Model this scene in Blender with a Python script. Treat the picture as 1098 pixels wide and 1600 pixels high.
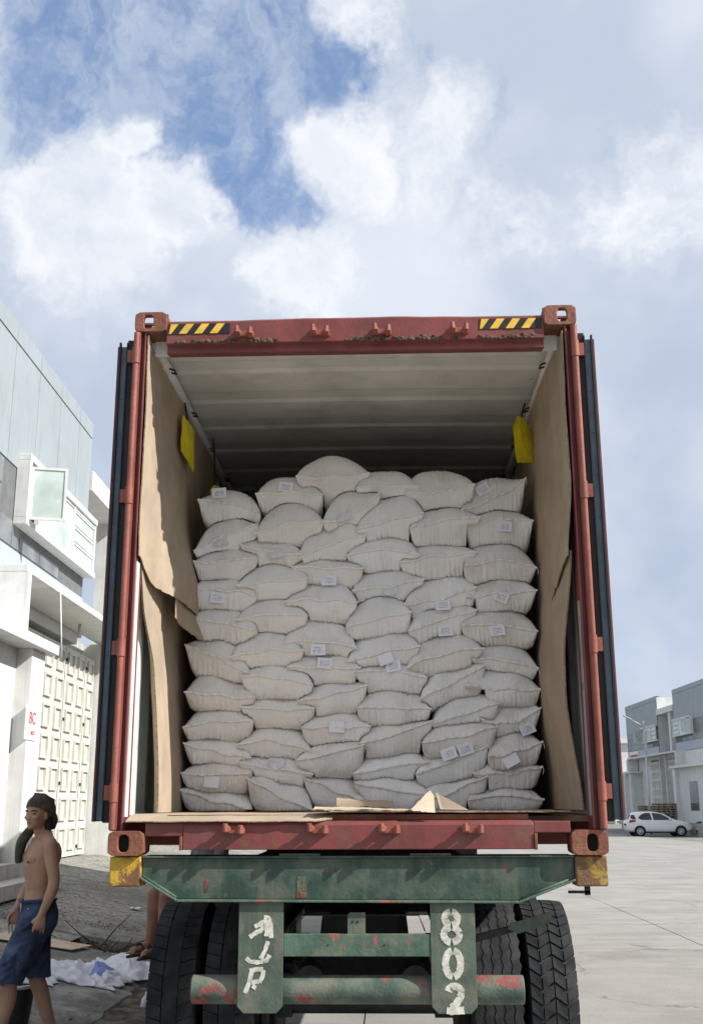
import bpy, bmesh, math, random
import numpy as np
from mathutils import Vector, Matrix, noise

for _o in list(bpy.data.objects):
    bpy.data.objects.remove(_o)
scene = bpy.context.scene
COL = scene.collection
R = math.radians
rng = random.Random(7)

# ------------------------------------------------------------------ camera
cam_d = bpy.data.cameras.new('camera')
cam = bpy.data.objects.new('camera', cam_d)
COL.objects.link(cam)
cam_d.sensor_fit = 'VERTICAL'
cam_d.sensor_height = 24.0
cam_d.lens = 24.0 * 1696 / 1600
cam_d.clip_start = .05
cam_d.clip_end = 6000
CAM = Vector((.158, -5.52, 1.748))
YAW, PIT, ROLL = R(-1.83), R(15.0), R(-.2)
_r = Vector((math.cos(YAW), -math.sin(YAW), 0))
_f = Vector((math.sin(YAW) * math.cos(PIT), math.cos(YAW) * math.cos(PIT), math.sin(PIT)))
_u = _r.cross(_f)
_r2 = _r * math.cos(ROLL) + _u * math.sin(ROLL)
_u2 = -_r * math.sin(ROLL) + _u * math.cos(ROLL)
cam.matrix_world = Matrix(((_r2.x, _u2.x, -_f.x, CAM.x), (_r2.y, _u2.y, -_f.y, CAM.y), (_r2.z, _u2.z, -_f.z, CAM.z), (0, 0, 0, 1)))
scene.camera = cam

# ------------------------------------------------------------------ sun + sky
SUN_AZ, SUN_EL = R(70), R(37.5)          # azimuth measured from -Y (behind the camera) towards +X
to_sun = Vector((math.sin(SUN_AZ) * math.cos(SUN_EL), -math.cos(SUN_AZ) * math.cos(SUN_EL), math.sin(SUN_EL)))
sun_d = bpy.data.lights.new('sun', 'SUN')
sun_d.energy = 4.6
sun_d.angle = R(.5)
sun_d.color = (1.0, .97, .925)
sun = bpy.data.objects.new('sun', sun_d)
COL.objects.link(sun)
sun.rotation_euler = to_sun.to_track_quat('Z', 'Y').to_euler()
sun.location = to_sun * 60

world = bpy.data.worlds.new('World')
scene.world = world
world.use_nodes = True
WT = world.node_tree
WT.nodes.clear()


class NT:
    """tiny node-building helper"""
    def __init__(s, tree):
        s.t = tree

    def n(s, typ, ins=None, **props):
        nd = s.t.nodes.new(typ)
        for k, v in props.items():
            setattr(nd, k, v)
        if ins:
            for k, v in ins.items():
                s.set(nd.inputs[k], v)
        return nd

    def set(s, sock, v):
        if isinstance(v, bpy.types.NodeSocket):
            s.t.links.new(v, sock)
        else:
            if sock.type == 'RGBA' and len(v) == 3:
                v = (*v, 1)
            sock.default_value = v

    def math(s, op, a, b=None, c=None, clamp=False):
        nd = s.t.nodes.new('ShaderNodeMath')
        nd.operation = op
        nd.use_clamp = clamp
        s.set(nd.inputs[0], a)
        if b is not None:
            s.set(nd.inputs[1], b)
        if c is not None:
            s.set(nd.inputs[2], c)
        return nd.outputs[0]

    def vmath(s, op, a, b=None, out=0):
        nd = s.t.nodes.new('ShaderNodeVectorMath')
        nd.operation = op
        s.set(nd.inputs[0], a)
        if b is not None:
            s.set(nd.inputs[3 if op == 'SCALE' else 1], b)
        return nd.outputs['Value' if op in ('DISTANCE', 'DOT_PRODUCT', 'LENGTH') else 0]

    def noise(s, vec, scale, detail=4, rough=.55, out='Fac', dist=0.):
        nd = s.n('ShaderNodeTexNoise', {'Scale': scale, 'Detail': detail, 'Roughness': rough, 'Distortion': dist})
        if vec is not None:
            s.set(nd.inputs['Vector'], vec)
        return nd.outputs[out]

    def ramp(s, fac, lo, hi, a=0., b=1., smooth=True):
        nd = s.n('ShaderNodeMapRange', {'Value': fac, 'From Min': lo, 'From Max': hi, 'To Min': a, 'To Max': b})
        nd.interpolation_type = 'SMOOTHSTEP' if smooth else 'LINEAR'
        return nd.outputs[0]

    def mix(s, fac, a, b, blend='MIX'):
        nd = s.t.nodes.new('ShaderNodeMix')
        nd.data_type = 'RGBA'
        nd.blend_type = blend
        s.set(nd.inputs[0], fac)
        s.set(nd.inputs[6], a)
        s.set(nd.inputs[7], b)
        return nd.outputs[2]


w = NT(WT)
wd = w.n('ShaderNodeTexCoord').outputs['Generated']
nish = w.n('ShaderNodeTexSky')
nish.sky_type = 'NISHITA'
nish.sun_disc = False
nish.sun_elevation = SUN_EL
nish.sun_rotation = math.atan2(to_sun.x, to_sun.y)
nish.air_density = 1.0
nish.dust_density = .6
nish.ozone_density = 1.6


def sky_dir(az, el):
    az, el = R(az), R(el)
    return (math.sin(az) * math.cos(el), math.cos(az) * math.cos(el), math.sin(el))


sepz = w.n('ShaderNodeSeparateXYZ', {0: wd}).outputs[2]
warp = w.vmath('SCALE', w.vmath('SUBTRACT', w.noise(wd, 6.5, 5, .64, 'Color'), (.5, .5, .5)), .15)
dw = w.vmath('ADD', wd, warp)
f1 = w.noise(dw, 7.0, 7, .64)
f2 = w.noise(w.vmath('ADD', dw, (.016, -.006, .030)), 7.0, 5, .62)
lowf = w.noise(wd, 1.7, 2, .5)
# blue openings and bright heaped clouds: (azimuth from +Y, elevation, angular radius, strength)
HOLES = [(-10.3, 37.4, 0.147, 0.95), (-18.4, 35.4, 0.100, 0.72), (-19.8, 30.5, 0.047, 0.75), (-7.4, 31.8, 0.044, 0.80), (-4.7, 30.0, 0.029, 0.50), (-1.9, 38.0, 0.029, 0.55), (-4.4, 35.8, 0.041, 0.50), (3.0, 36.2, 0.032, 0.45), (9.9, 36.0, 0.053, 0.30), (-11.7, 42.0, 0.142, 0.80)]
PUFFS = [(-16.8, 29.1, 0.124, 0.95), (-11.8, 30.4, 0.083, 0.95), (-14.4, 32.8, 0.047, 0.85), (-4.7, 27.6, 0.077, 0.80), (-2.1, 33.3, 0.083, 0.72), (3.3, 33.8, 0.088, 0.72), (-1.3, 38.6, 0.065, 0.60), (14.8, 30.0, 0.100, 0.65), (6.9, 29.9, 0.094, 0.50)]


def blobs(lst, soft):
    acc = None
    for az, el, rad, dep in lst:
        dist = w.vmath('DISTANCE', dw, sky_dir(az, el))
        v = w.ramp(dist, rad * soft, 0., 0., dep)
        acc = v if acc is None else w.math('MAXIMUM' if soft < 1.2 else 'ADD', acc, v)
    return acc


hole = w.math('MINIMUM', blobs(HOLES, 1.35), .95)
# a) thin grey-blue sheet
sheet = w.math('ADD', w.math('SUBTRACT', .86, hole), w.math('MULTIPLY', w.math('SUBTRACT', lowf, .5), .7))
wis = w.noise(w.vmath('MULTIPLY', dw, (1.5, 1., .8)), 11., 5, .64)
sheet = w.math('ADD', sheet, w.math('MULTIPLY', w.math('SUBTRACT', wis, .5), 1.75))
sheet_d = w.math('MAXIMUM', w.ramp(sheet, .06, .78, .02, .97), w.ramp(wis, .38, .68, .04, .62))
tone = w.noise(wd, 3.6, 4, .58)
sheet_b = w.math('ADD', w.ramp(tone, .34, .68, .05, .80), w.ramp(sepz, .10, .50, -.30, .12), clamp=True)
sheet_c = w.mix(sheet_b, (4.2, 4.9, 6.1), (6.9, 7.25, 8.0))
# b) heaped clouds with crisp sunlit rims
cum = w.math('MAXIMUM', blobs(PUFFS, 1.1), w.math('SUBTRACT', w.ramp(w.noise(wd, 2.3, 3, .5), .50, .74, 0., .8), w.math('ADD', hole, .25)))
cv = w.math('ADD', cum, w.math('MULTIPLY', w.math('SUBTRACT', f1, .5), 1.5))
cum_d = w.ramp(cv, .14, .66)
rel = w.math('MULTIPLY', w.math('SUBTRACT', f1, f2), 2.4)
rim = w.ramp(cv, 1.05, .42)
cb_ = w.math('ADD', w.math('ADD', .36, rel), w.math('MULTIPLY', rim, .50), clamp=True)
cum_c = w.mix(cb_, (5.2, 5.75, 6.8), (8.4, 8.55, 8.85))
skyc = w.mix(.26, w.mix(1.0, nish.outputs[0], (1.10, 1.30, 1.52), 'MULTIPLY'), (3.4, 4.6, 6.8))
wcol = w.mix(sheet_d, skyc, sheet_c)
wcol = w.mix(w.math('MULTIPLY', cum_d, .88), wcol, cum_c)
# clouds only above the horizon
wcol = w.mix(w.ramp(sepz, -.02, .03), w.mix(0, (2.2, 2.2, 2.1), (1, 1, 1)), wcol)
bg = w.n('ShaderNodeBackground', {'Color': wcol, 'Strength': .088})
wo = w.n('ShaderNodeOutputWorld', {'Surface': bg.outputs[0]})

world.cycles.sampling_method = 'MANUAL'
world.cycles.sample_map_resolution = 256
scene.view_settings.view_transform = 'Standard'
scene.view_settings.look = 'None'
scene.view_settings.exposure = 0.45
scene.view_settings.gamma = 1.0
scene.view_settings.use_curve_mapping = False
scene.render.engine = 'CYCLES'
scene.cycles.max_bounces = 6
scene.cycles.diffuse_bounces = 4


# ------------------------------------------------------------------ materials
MATS = {}


def PM(name, col, rough=.65, metal=0., var=.14, vs=6., bump=.12, bs=70., dirt=None, rust=None, spec=.4, stretch=None, coat=0., streak=None, sheen=0.):
    """procedural painted / woven / mineral surface.
    dirt=(scale, colour, lo, hi) soft stains; rust=(scale, colour, lo, hi) hard chips; streak=(colour, amount) vertical runs"""
    if name in MATS:
        return MATS[name]
    m = bpy.data.materials.new(name)
    m.use_nodes = True
    t = NT(m.node_tree)
    m.node_tree.nodes.clear()
    co = t.n('ShaderNodeTexCoord').outputs['Object']
    if stretch:
        co2 = t.vmath('MULTIPLY', co, stretch)
    else:
        co2 = co
    c = col
    n1 = t.noise(co2, vs, 3, .6)
    dark = tuple(x * (1 - var * 1.6) for x in col)
    lite = tuple(min(1, x * (1 + var)) for x in col)
    c = t.mix(t.ramp(n1, .3, .7), dark, lite)
    rf = rough
    if streak:
        sv = t.vmath('MULTIPLY', co, (9., 9., .55))
        sn = t.ramp(t.noise(sv, 2.2, 4, .6), .48, .74, 0, streak[1])
        c = t.mix(sn, c, streak[0])
    if dirt:
        dn = t.ramp(t.noise(co, dirt[0], 4, .65), dirt[2], dirt[3])
        c = t.mix(dn, c, dirt[1])
    if rust:
        rn = t.ramp(t.noise(co, rust[0], 6, .68, 'Fac', .4), rust[2], rust[3])
        rc = t.mix(t.noise(co, rust[0] * 5, 4), tuple(x * .55 for x in rust[1]), tuple(min(1, x * 1.35) for x in rust[1]))
        c = t.mix(rn, c, rc)
        rf = t.math('ADD', rough, t.math('MULTIPLY', rn, .9 - rough), clamp=True)
    p = t.n('ShaderNodeBsdfPrincipled', {'Base Color': c, 'Roughness': rf, 'Metallic': metal, 'Specular IOR Level': spec})
    if coat:
        p.inputs['Coat Weight'].default_value = coat
        p.inputs['Coat Roughness'].default_value = .08
    if sheen:
        p.inputs['Sheen Weight'].default_value = sheen
    if bump:
        h = t.noise(co2, bs, 3, .6)
        if rust:
            h = t.math('SUBTRACT', h, t.math('MULTIPLY', rn, .5))
        bn = t.n('ShaderNodeBump', {'Height': h, 'Strength': bump, 'Distance': .02})
        t.set(p.inputs['Normal'], bn.outputs[0])
    t.n('ShaderNodeOutputMaterial', {'Surface': p.outputs[0]})
    MATS[name] = m
    return m


RUSTC = (.20, .085, .038)
PM('red_paint', (.205, .050, .046), .5, var=.16, vs=3, bump=.10, bs=45, dirt=(4.5, (.17, .080, .065), .46, .76), rust=(13, RUSTC, .58, .68), streak=((.12, .05, .042), .55))
PM('rusty_red', (.22, .072, .050), .62, var=.2, vs=5, bump=.25, bs=60, dirt=(9, (.24, .11, .06), .42, .66), rust=(17, (.22, .10, .045), .50, .62))
PM('orange_red', (.285, .088, .062), .55, var=.15, vs=5, bump=.15, bs=60, rust=(20, (.25, .11, .055), .56, .66))
PM('crust', (.13, .085, .055), .95, var=.4, vs=40, bump=.8, bs=90)
PM('in_grey', (.82, .82, .79), .55, var=.06, vs=2, bump=.05, bs=30, dirt=(2.6, (.66, .65, .61), .45, .72), rust=(7, (.26, .21, .16), .70, .76))
PM('in_white', (.62, .66, .62), .5, var=.06, bump=.04, dirt=(5, (.5, .42, .38), .55, .8))
PM('wood_floor', (.16, .09, .05), .7, var=.25, vs=5, stretch=(1, .1, 1))
PM('dark_steel', (.035, .034, .033), .7, var=.3, bump=.2, rust=(9, (.08, .05, .035), .60, .74))
PM('gasket', (.012, .012, .013), .55, var=.2, bump=.05)
PM('door_edge', (.125, .17, .215), .5, var=.14, vs=8, bump=.06, dirt=(6, (.13, .12, .12), .5, .8), rust=(16, (.16, .085, .06), .70, .76))
PM('green_paint', (.040, .080, .057), .55, var=.25, vs=5, bump=.16, bs=50, dirt=(5, (.105, .11, .085), .42, .70), rust=(8, (.27, .095, .06), .63, .67), streak=((.16, .18, .12), .35))
PM('green_worn', (.075, .135, .095), .6, var=.2, vs=6, bump=.18, bs=50, dirt=(7, (.17, .165, .12), .44, .72), rust=(10, (.38, .10, .085), .60, .64), streak=((.17, .16, .11), .4))
PM('pipe_paint', (.085, .135, .10), .6, var=.25, vs=5, bump=.2, dirt=(5, (.155, .15, .115), .40, .62), rust=(5.5, (.27, .075, .068), .55, .60))
PM('plate_green', (.085, .118, .088), .7, var=.18, vs=5, bump=.12, dirt=(6, (.17, .165, .125), .42, .72), rust=(12, (.30, .09, .065), .67, .71), streak=((.19, .18, .13), .35))
PM('yellow_paint', (.52, .33, .035), .6, var=.2, vs=8, bump=.2, rust=(11, (.20, .10, .05), .47, .56))
PM('yellow_rust', (.42, .26, .05), .7, var=.2, vs=8, bump=.25, rust=(8, (.19, .105, .055), .40, .50))
PM('white_stroke', (.62, .61, .52), .8, var=.15, vs=30, bump=.15, rust=(38, (.13, .15, .10), .60, .66))
PM('rubber', (.019, .0205, .0225), .85, var=.35, vs=9, bump=.3, bs=120, dirt=(5, (.048, .047, .044), .45, .75))
PM('rubber_side', (.03, .03, .031), .8, var=.3, vs=9, bump=.1, dirt=(6, (.10, .095, .085), .45, .75))
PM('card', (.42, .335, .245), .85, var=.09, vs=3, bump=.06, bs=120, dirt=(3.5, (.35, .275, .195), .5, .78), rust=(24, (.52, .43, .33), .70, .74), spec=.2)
PM('card_edge', (.31, .235, .155), .9, var=.25, vs=70, bump=.4, bs=150, spec=.1)
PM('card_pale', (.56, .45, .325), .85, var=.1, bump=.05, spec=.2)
PM('yellow_bag', (.78, .66, .02), .55, var=.08, vs=14, bump=.3, bs=25)
PM('thread', (.88, .86, .80), .8, var=.08, vs=160, bump=0)
PM('hazard_yellow', (.80, .50, .06), .5, var=.1, vs=20, bump=.05, dirt=(9, (.45, .30, .10), .55, .8))
PM('hazard_black', (.018, .018, .02), .5, var=.2, bump=.05, dirt=(9, (.09, .07, .06), .6, .85))
PM('concrete_dirty', (.27, .26, .23), .95, var=.25, vs=4, bump=.6, bs=40, dirt=(2.2, (.15, .14, .12), .42, .7), spec=.2)
PM('dirt', (.115, .095, .07), .98, var=.35, vs=6, bump=1.0, bs=35, dirt=(3, (.19, .17, .14), .5, .75), spec=.1)
PM('paver', (.31, .298, .262), .95, var=.18, vs=14, bump=.25, bs=60, dirt=(.8, (.19, .18, .155), .40, .66), spec=.2)
PM('white_wall', (.64, .65, .625), .8, var=.05, vs=2, bump=.04, bs=60, dirt=(.9, (.56, .565, .535), .48, .75), streak=((.45, .455, .43), .5))
PM('white_trim', (.68, .685, .66), .6, var=.05, vs=3, bump=.03, dirt=(2.5, (.54, .53, .50), .52, .8), streak=((.50, .50, .47), .5))
PM('grey_panel', (.33, .37, .385), .55, var=.03, vs=1.5, bump=.02, streak=((.24, .27, .27), .7))
PM('blue_wall', (.42, .47, .54), .7, var=.03, vs=2, bump=.02, streak=((.36, .40, .46), .4))
PM('band_tile', (.20, .215, .22), .35, var=.22, vs=1.3, bump=.03)
PM('dark_joint', (.16, .165, .165), .8, var=.1)
PM('cream_door', (.585, .58, .515), .5, var=.05, vs=4, bump=.02, dirt=(1.5, (.52, .51, .445), .5, .8))
PM('stone_tile', (.42, .40, .35), .5, var=.12, vs=4, bump=.08)
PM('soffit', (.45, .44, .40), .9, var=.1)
PM('denim', (.040, .062, .120), .85, var=.4, vs=9, bump=.35, bs=260, dirt=(7, (.085, .12, .19), .52, .74))
PM('skin', (.43, .25, .165), .55, var=.08, vs=8, bump=.05, bs=120, spec=.35)
PM('skin_dark', (.30, .155, .10), .55, var=.1, vs=8, bump=.05, bs=120, spec=.35)
PM('scarf', (.105, .095, .062), .9, var=.3, vs=14, bump=.35, bs=60, dirt=(7, (.022, .085, .058), .48, .62))
PM('hair', (.012, .010, .010), .6, var=.3, vs=60, bump=.4, bs=150)
PM('eye', (.03, .02, .018), .3, var=.1, bump=0)
PM('lip', (.20, .075, .06), .5, var=.1, bump=0)
PM('printed_shorts', (.10, .035, .03), .85, var=.3, vs=20, bump=.2, rust=(16, (.42, .33, .18), .54, .58))
PM('shirt', (.15, .15, .16), .85, var=.2, bump=.2)
PM('slipper', (.03, .022, .018), .7, var=.2)
PM('sheet_white', (.70, .70, .72), .6, var=.05, vs=12, bump=.35, bs=60)
PM('sheet_blue', (.22, .27, .55), .6, var=.1, vs=12, bump=.3, bs=60)
PM('bark', (.10, .075, .05), .95, var=.3, vs=20, bump=.6, bs=60)
PM('leaf_litter', (.13, .105, .065), .95, var=.4, vs=30, bump=.3)
PM('bucket_black', (.02, .022, .022), .5, var=.2)
PM('car_white', (.78, .78, .77), .25, var=.01, bump=0, coat=.8)
PM('car_glass', (.012, .014, .016), .08, var=.05, bump=0, spec=.6)
PM('car_black', (.015, .015, .016), .6, var=.1, bump=.02)
PM('tail_red', (.45, .012, .012), .2, var=.05, bump=0)
PM('lamp_clear', (.75, .76, .78), .15, var=.03, bump=0)
PM('alloy', (.62, .63, .65), .3, metal=.8, var=.05, bump=0)
PM('pole_grey', (.50, .51, .51), .45, metal=.3, var=.08, bump=.02)
PM('pallet_wood', (.20, .145, .085), .9, var=.3, vs=3, bump=.3, bs=40, stretch=(.3, 1, 1))
PM('sign_white', (.82, .81, .78), .5, var=.03, bump=0)
PM('sign_red', (.60, .045, .035), .5, var=.06, bump=0)
PM('glass_pane', (.52, .60, .55), .12, var=.12, vs=1.6, bump=.02, spec=.6, dirt=(1.8, (.70, .74, .66), .45, .75))  # pale green base colour stands in for what the glass reflects
PM('glass_dark', (.10, .115, .125), .12, var=.2, vs=1.0, bump=0, spec=.6)
PM('litter', (.66, .66, .62), .7, var=.15, vs=20, bump=.2)
PM('lining_shaded', (.30, .31, .30), .6, var=.1, bump=.05, rust=(12, (.2, .1, .06), .62, .7))  # white post lining toned down to grey for the shaded right side
PM('rust_patch', (.21, .085, .045), .85, var=.3, vs=25, bump=.4, bs=60, dirt=(14, (.10, .12, .08), .52, .62))
PM('hole_shade', (.006, .006, .006), .9, var=.1, bump=0)  # near-black for the shade inside holes


def sack_material():
    m = bpy.data.materials.new('sack_weave')
    m.use_nodes = True
    t = NT(m.node_tree)
    m.node_tree.nodes.clear()
    tc = t.n('ShaderNodeTexCoord')
    co = tc.outputs['Object']
    info = t.n('ShaderNodeObjectInfo').outputs['Random']
    co = t.vmath('ADD', co, t.n('ShaderNodeCombineXYZ', {0: t.math('MULTIPLY', info, 37.), 1: t.math('MULTIPLY', info, 91.), 2: 0.}).outputs[0])
    base = t.mix(t.ramp(t.noise(co, 3.5, 4, .6), .3, .7), (.775, .76, .73), (.88, .87, .85))
    base = t.mix(t.ramp(info, 0, 1, 0, .62), base, (.79, .75, .69))
    stain = t.ramp(t.noise(co, 5.5, 5, .6), .56, .76, 0, .65)
    base = t.mix(stain, base, (.60, .52, .43))
    # gathered creases run away from the stitched end, finer threads cross them
    g1 = t.noise(t.vmath('MULTIPLY', co, (88., 14., 9.)), 1., 3, .55, 'Fac', .6)
    g2 = t.noise(t.vmath('MULTIPLY', co, (17., 9., 20.)), 1., 4, .6, 'Fac', 1.0)
    g3 = t.noise(co, 260., 2, .5)
    crease = t.math('ABSOLUTE', t.math('SUBTRACT', t.noise(t.vmath('MULTIPLY', co, (10., 7., 9.)), 1., 2, .5, 'Fac', 1.2), .5))
    crease = t.ramp(crease, 0., .05)
    gm = t.ramp(t.noise(co, 6., 2, .5), .38, .66, .10, .80)
    h = t.math('ADD', t.math('MULTIPLY', g1, gm), t.math('MULTIPLY', g2, .55))
    h = t.math('ADD', h, t.math('MULTIPLY', g3, .05))
    h = t.math('ADD', h, t.math('MULTIPLY', crease, .14))
    bn = t.n('ShaderNodeBump', {'Height': h, 'Strength': .46, 'Distance': .022})
    p = t.n('ShaderNodeBsdfPrincipled', {'Base Color': base, 'Roughness': .62, 'Specular IOR Level': .3, 'Normal': bn.outputs[0]})
    t.n('ShaderNodeOutputMaterial', {'Surface': p.outputs[0]})
    MATS['sack'] = m


sack_material()


def concrete_material():
    m = bpy.data.materials.new('yard_concrete')
    m.use_nodes = True
    t = NT(m.node_tree)
    m.node_tree.nodes.clear()
    co = t.n('ShaderNodeTexCoord').outputs['Object']
    c = t.mix(t.ramp(t.noise(co, .9, 5, .62), .3, .7), (.265, .255, .232), (.340, .328, .298))
    brush = t.noise(t.vmath('MULTIPLY', co, (.5, 2.2, 1.)), 1.3, 4, .6)
    c = t.mix(t.ramp(brush, .46, .70, 0, .45), c, (.42, .402, .36))
    stain = t.ramp(t.noise(co, .42, 6, .68, 'Fac', .6), .56, .70, 0, .55)
    c = t.mix(stain, c, (.185, .175, .155))
    oil = t.ramp(t.noise(co, 2.4, 3, .55), .70, .76, 0, .6)
    c = t.mix(oil, c, (.12, .115, .105))
    grit = t.noise(co, 95., 3, .7)
    c = t.mix(t.ramp(grit, .58, .70, 0, .55), c, (.15, .142, .125))
    c = t.mix(t.ramp(grit, .42, .30, 0, .40), c, (.50, .48, .44))
    vo = t.n('ShaderNodeTexVoronoi', {'Vector': t.vmath('ADD', co, t.vmath('SCALE', t.noise(co, 1.6, 4, .6, 'Color'), .7)), 'Scale': .33})
    vo.feature = 'DISTANCE_TO_EDGE'
    ck = t.math('MULTIPLY', t.ramp(vo.outputs['Distance'], .008, .002), t.ramp(t.noise(co, .5, 2, .5), .50, .58))
    c = t.mix(t.math('MULTIPLY', ck, .42), c, (.07, .066, .06))
    h = t.math('SUBTRACT', t.math('ADD', t.math('MULTIPLY', grit, .35), t.noise(co, 22., 3, .6)), ck)
    bn = t.n('ShaderNodeBump', {'Height': h, 'Strength': .22, 'Distance': .02})
    p = t.n('ShaderNodeBsdfPrincipled', {'Base Color': c, 'Roughness': .9, 'Specular IOR Level': .2, 'Normal': bn.outputs[0]})
    t.n('ShaderNodeOutputMaterial', {'Surface': p.outputs[0]})
    MATS['concrete'] = m


concrete_material()


def tag_material(name, printed):
    m = bpy.data.materials.new(name)
    m.use_nodes = True
    t = NT(m.node_tree)
    m.node_tree.nodes.clear()
    co = t.n('ShaderNodeTexCoord').outputs['Object']
    base = (.84, .84, .90)
    c = base
    if printed:
        sp = t.n('ShaderNodeSeparateXYZ', {0: co})
        rnd = t.math('MULTIPLY', t.n('ShaderNodeObjectInfo').outputs['Random'], 20.)
        row = t.math('FRACT', t.math('MULTIPLY', sp.outputs[2], 105.))
        inrow = t.math('LESS_THAN', row, .42)
        wv = t.n('ShaderNodeCombineXYZ', {0: t.math('MULTIPLY', sp.outputs[0], 240.), 1: t.math('FLOOR', t.math('MULTIPLY', sp.outputs[2], 105.)), 2: rnd}).outputs[0]
        wordy = t.math('GREATER_THAN', t.noise(wv, 1., 1, .5), .46)
        mx = t.math('LESS_THAN', t.math('ABSOLUTE', sp.outputs[0]), .029)
        mz = t.math('LESS_THAN', t.math('ABSOLUTE', sp.outputs[2]), .020)
        k = t.math('MULTIPLY', t.math('MULTIPLY', inrow, wordy), t.math('MULTIPLY', mx, mz))
        c = t.mix(t.math('MULTIPLY', k, .8), base, (.10, .10, .16))
    p = t.n('ShaderNodeBsdfPrincipled', {'Base Color': c, 'Roughness': .6})
    t.n('ShaderNodeOutputMaterial', {'Surface': p.outputs[0]})
    MATS[name] = m


tag_material('tag_printed', True)
tag_material('tag_blank', False)
PM('faint_print', (.70, .685, .72), .7, var=.12, vs=40, bump=0)


# ------------------------------------------------------------------ mesh helpers
class MB:
    """collects shapes; build() links them as one mesh object"""
    def __init__(s):
        s.v, s.f, s.mi = [], [], []
        s.cur = 0

    def add(s, verts, faces):
        o = len(s.v)
        s.v += [tuple(p) for p in verts]
        s.f += [tuple(i + o for i in f) for f in faces]
        s.mi += [s.cur] * len(faces)
        return s

    def box(s, x0, x1, y0, y1, z0, z1):
        return s.add([(x0, y0, z0), (x1, y0, z0), (x1, y1, z0), (x0, y1, z0), (x0, y0, z1), (x1, y0, z1), (x1, y1, z1), (x0, y1, z1)],
                     [(3, 2, 1, 0), (4, 5, 6, 7), (0, 1, 5, 4), (1, 2, 6, 5), (2, 3, 7, 6), (3, 0, 4, 7)])

    def prism(s, poly, axis, a, b):
        """poly: ccw 2-D outline; axis 'y' -> (x,z), 'x' -> (y,z), 'z' -> (x,y)"""
        def P(p, d):
            return {'y': (p[0], d, p[1]), 'x': (d, p[0], p[1]), 'z': (p[0], p[1], d)}[axis]
        n = len(poly)
        vs = [P(p, a) for p in poly] + [P(p, b) for p in poly]
        fs = [tuple(range(n - 1, -1, -1)), tuple(range(n, 2 * n))]
        fs += [(i, (i + 1) % n, (i + 1) % n + n, i + n) for i in range(n)]
        return s.add(vs, fs)

    def tube(s, pts, r, n=10, cap=True, ry=None):
        pts = [Vector(p) for p in pts]
        rs = r if isinstance(r, (list, tuple)) else [r] * len(pts)
        vs, fs = [], []
        t0 = (pts[1] - pts[0]).normalized()
        ref = Vector((0, 0, 1)) if abs(t0.z) < .9 else Vector((0, 1, 0))
        for i, p in enumerate(pts):
            t = (pts[min(i + 1, len(pts) - 1)] - pts[max(i - 1, 0)]).normalized()
            a = ref - t * ref.dot(t)
            a.normalize()
            c = t.cross(a)
            for k in range(n):
                th = 2 * math.pi * k / n
                q = p + (c * math.cos(th) + a * math.sin(th) * (ry if ry else 1)) * rs[i]
                vs.append(q)
        for i in range(len(pts) - 1):
            for k in range(n):
                fs.append((i * n + k, i * n + (k + 1) % n, (i + 1) * n + (k + 1) % n, (i + 1) * n + k))
        if cap:
            fs.append(tuple(range(n - 1, -1, -1)))
            e = (len(pts) - 1) * n
            fs.append(tuple(range(e, e + n)))
        return s.add(vs, fs)

    def ell(s, c, rx, ry, rz, nu=16, nv=10, rot=None):
        c = Vector(c)
        vs, fs = [], []
        for j in range(1, nv):
            ph = math.pi * j / nv
            for i in range(nu):
                th = 2 * math.pi * i / nu
                p = Vector((rx * math.sin(ph) * math.cos(th), ry * math.sin(ph) * math.sin(th), rz * math.cos(ph)))
                if rot:
                    p = rot @ p
                vs.append(c + p)
        top = Vector((0, 0, rz))
        bot = Vector((0, 0, -rz))
        if rot:
            top, bot = rot @ top, rot @ bot
        it, ib = len(vs), len(vs) + 1
        vs += [c + top, c + bot]
        for j in range(nv - 2):
            for i in range(nu):
                a, b2 = j * nu + i, j * nu + (i + 1) % nu
                fs.append((a, a + nu, b2 + nu, b2))
        for i in range(nu):
            fs.append((it, i, (i + 1) % nu))
            fs.append((ib, (nv - 2) * nu + (i + 1) % nu, (nv - 2) * nu + i))
        return s.add(vs, fs)

    def lathe(s, prof, origin, axis='x', n=48, closed=False):
        """prof: (along, radius)"""
        ox, oy, oz = origin
        vs, fs = [], []
        m = len(prof)
        for k in range(n):
            th = 2 * math.pi * k / n
            c, d = math.cos(th), math.sin(th)
            for a, r in prof:
                vs.append({'x': (ox + a, oy + r * c, oz + r * d), 'z': (ox + r * c, oy + r * d, oz + a), 'y': (ox + r * d, oy + a, oz + r * c)}[axis])
        for k in range(n):
            k2 = (k + 1) % n
            for j in range(m if closed else m - 1):
                j2 = (j + 1) % m
                fs.append((k * m + j, k * m + j2, k2 * m + j2, k2 * m + j))
        return s.add(vs, fs)

    def grid(s, P, nu, nv, flip=False):
        """P(i,j) -> point"""
        vs = [P(i, j) for j in range(nv + 1) for i in range(nu + 1)]
        w_ = nu + 1
        fs = []
        for j in range(nv):
            for i in range(nu):
                q = (j * w_ + i, j * w_ + i + 1, (j + 1) * w_ + i + 1, (j + 1) * w_ + i)
                fs.append(q[::-1] if flip else q)
        return s.add(vs, fs)

    def mesh(s, name, mats, smooth=False, off=None):
        me = bpy.data.meshes.new(name)
        vs = s.v
        if off is not None:
            vs = [(p[0] - off[0], p[1] - off[1], p[2] - off[2]) for p in vs]
        me.from_pydata(vs, [], s.f)
        if not isinstance(mats, (list, tuple)):
            mats = [mats]
        for m in mats:
            me.materials.append(MATS[m])
        if len(mats) > 1:
            me.polygons.foreach_set('material_index', s.mi)
        if smooth:
            me.polygons.foreach_set('use_smooth', [True] * len(me.polygons))
        me.update()
        return me

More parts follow.
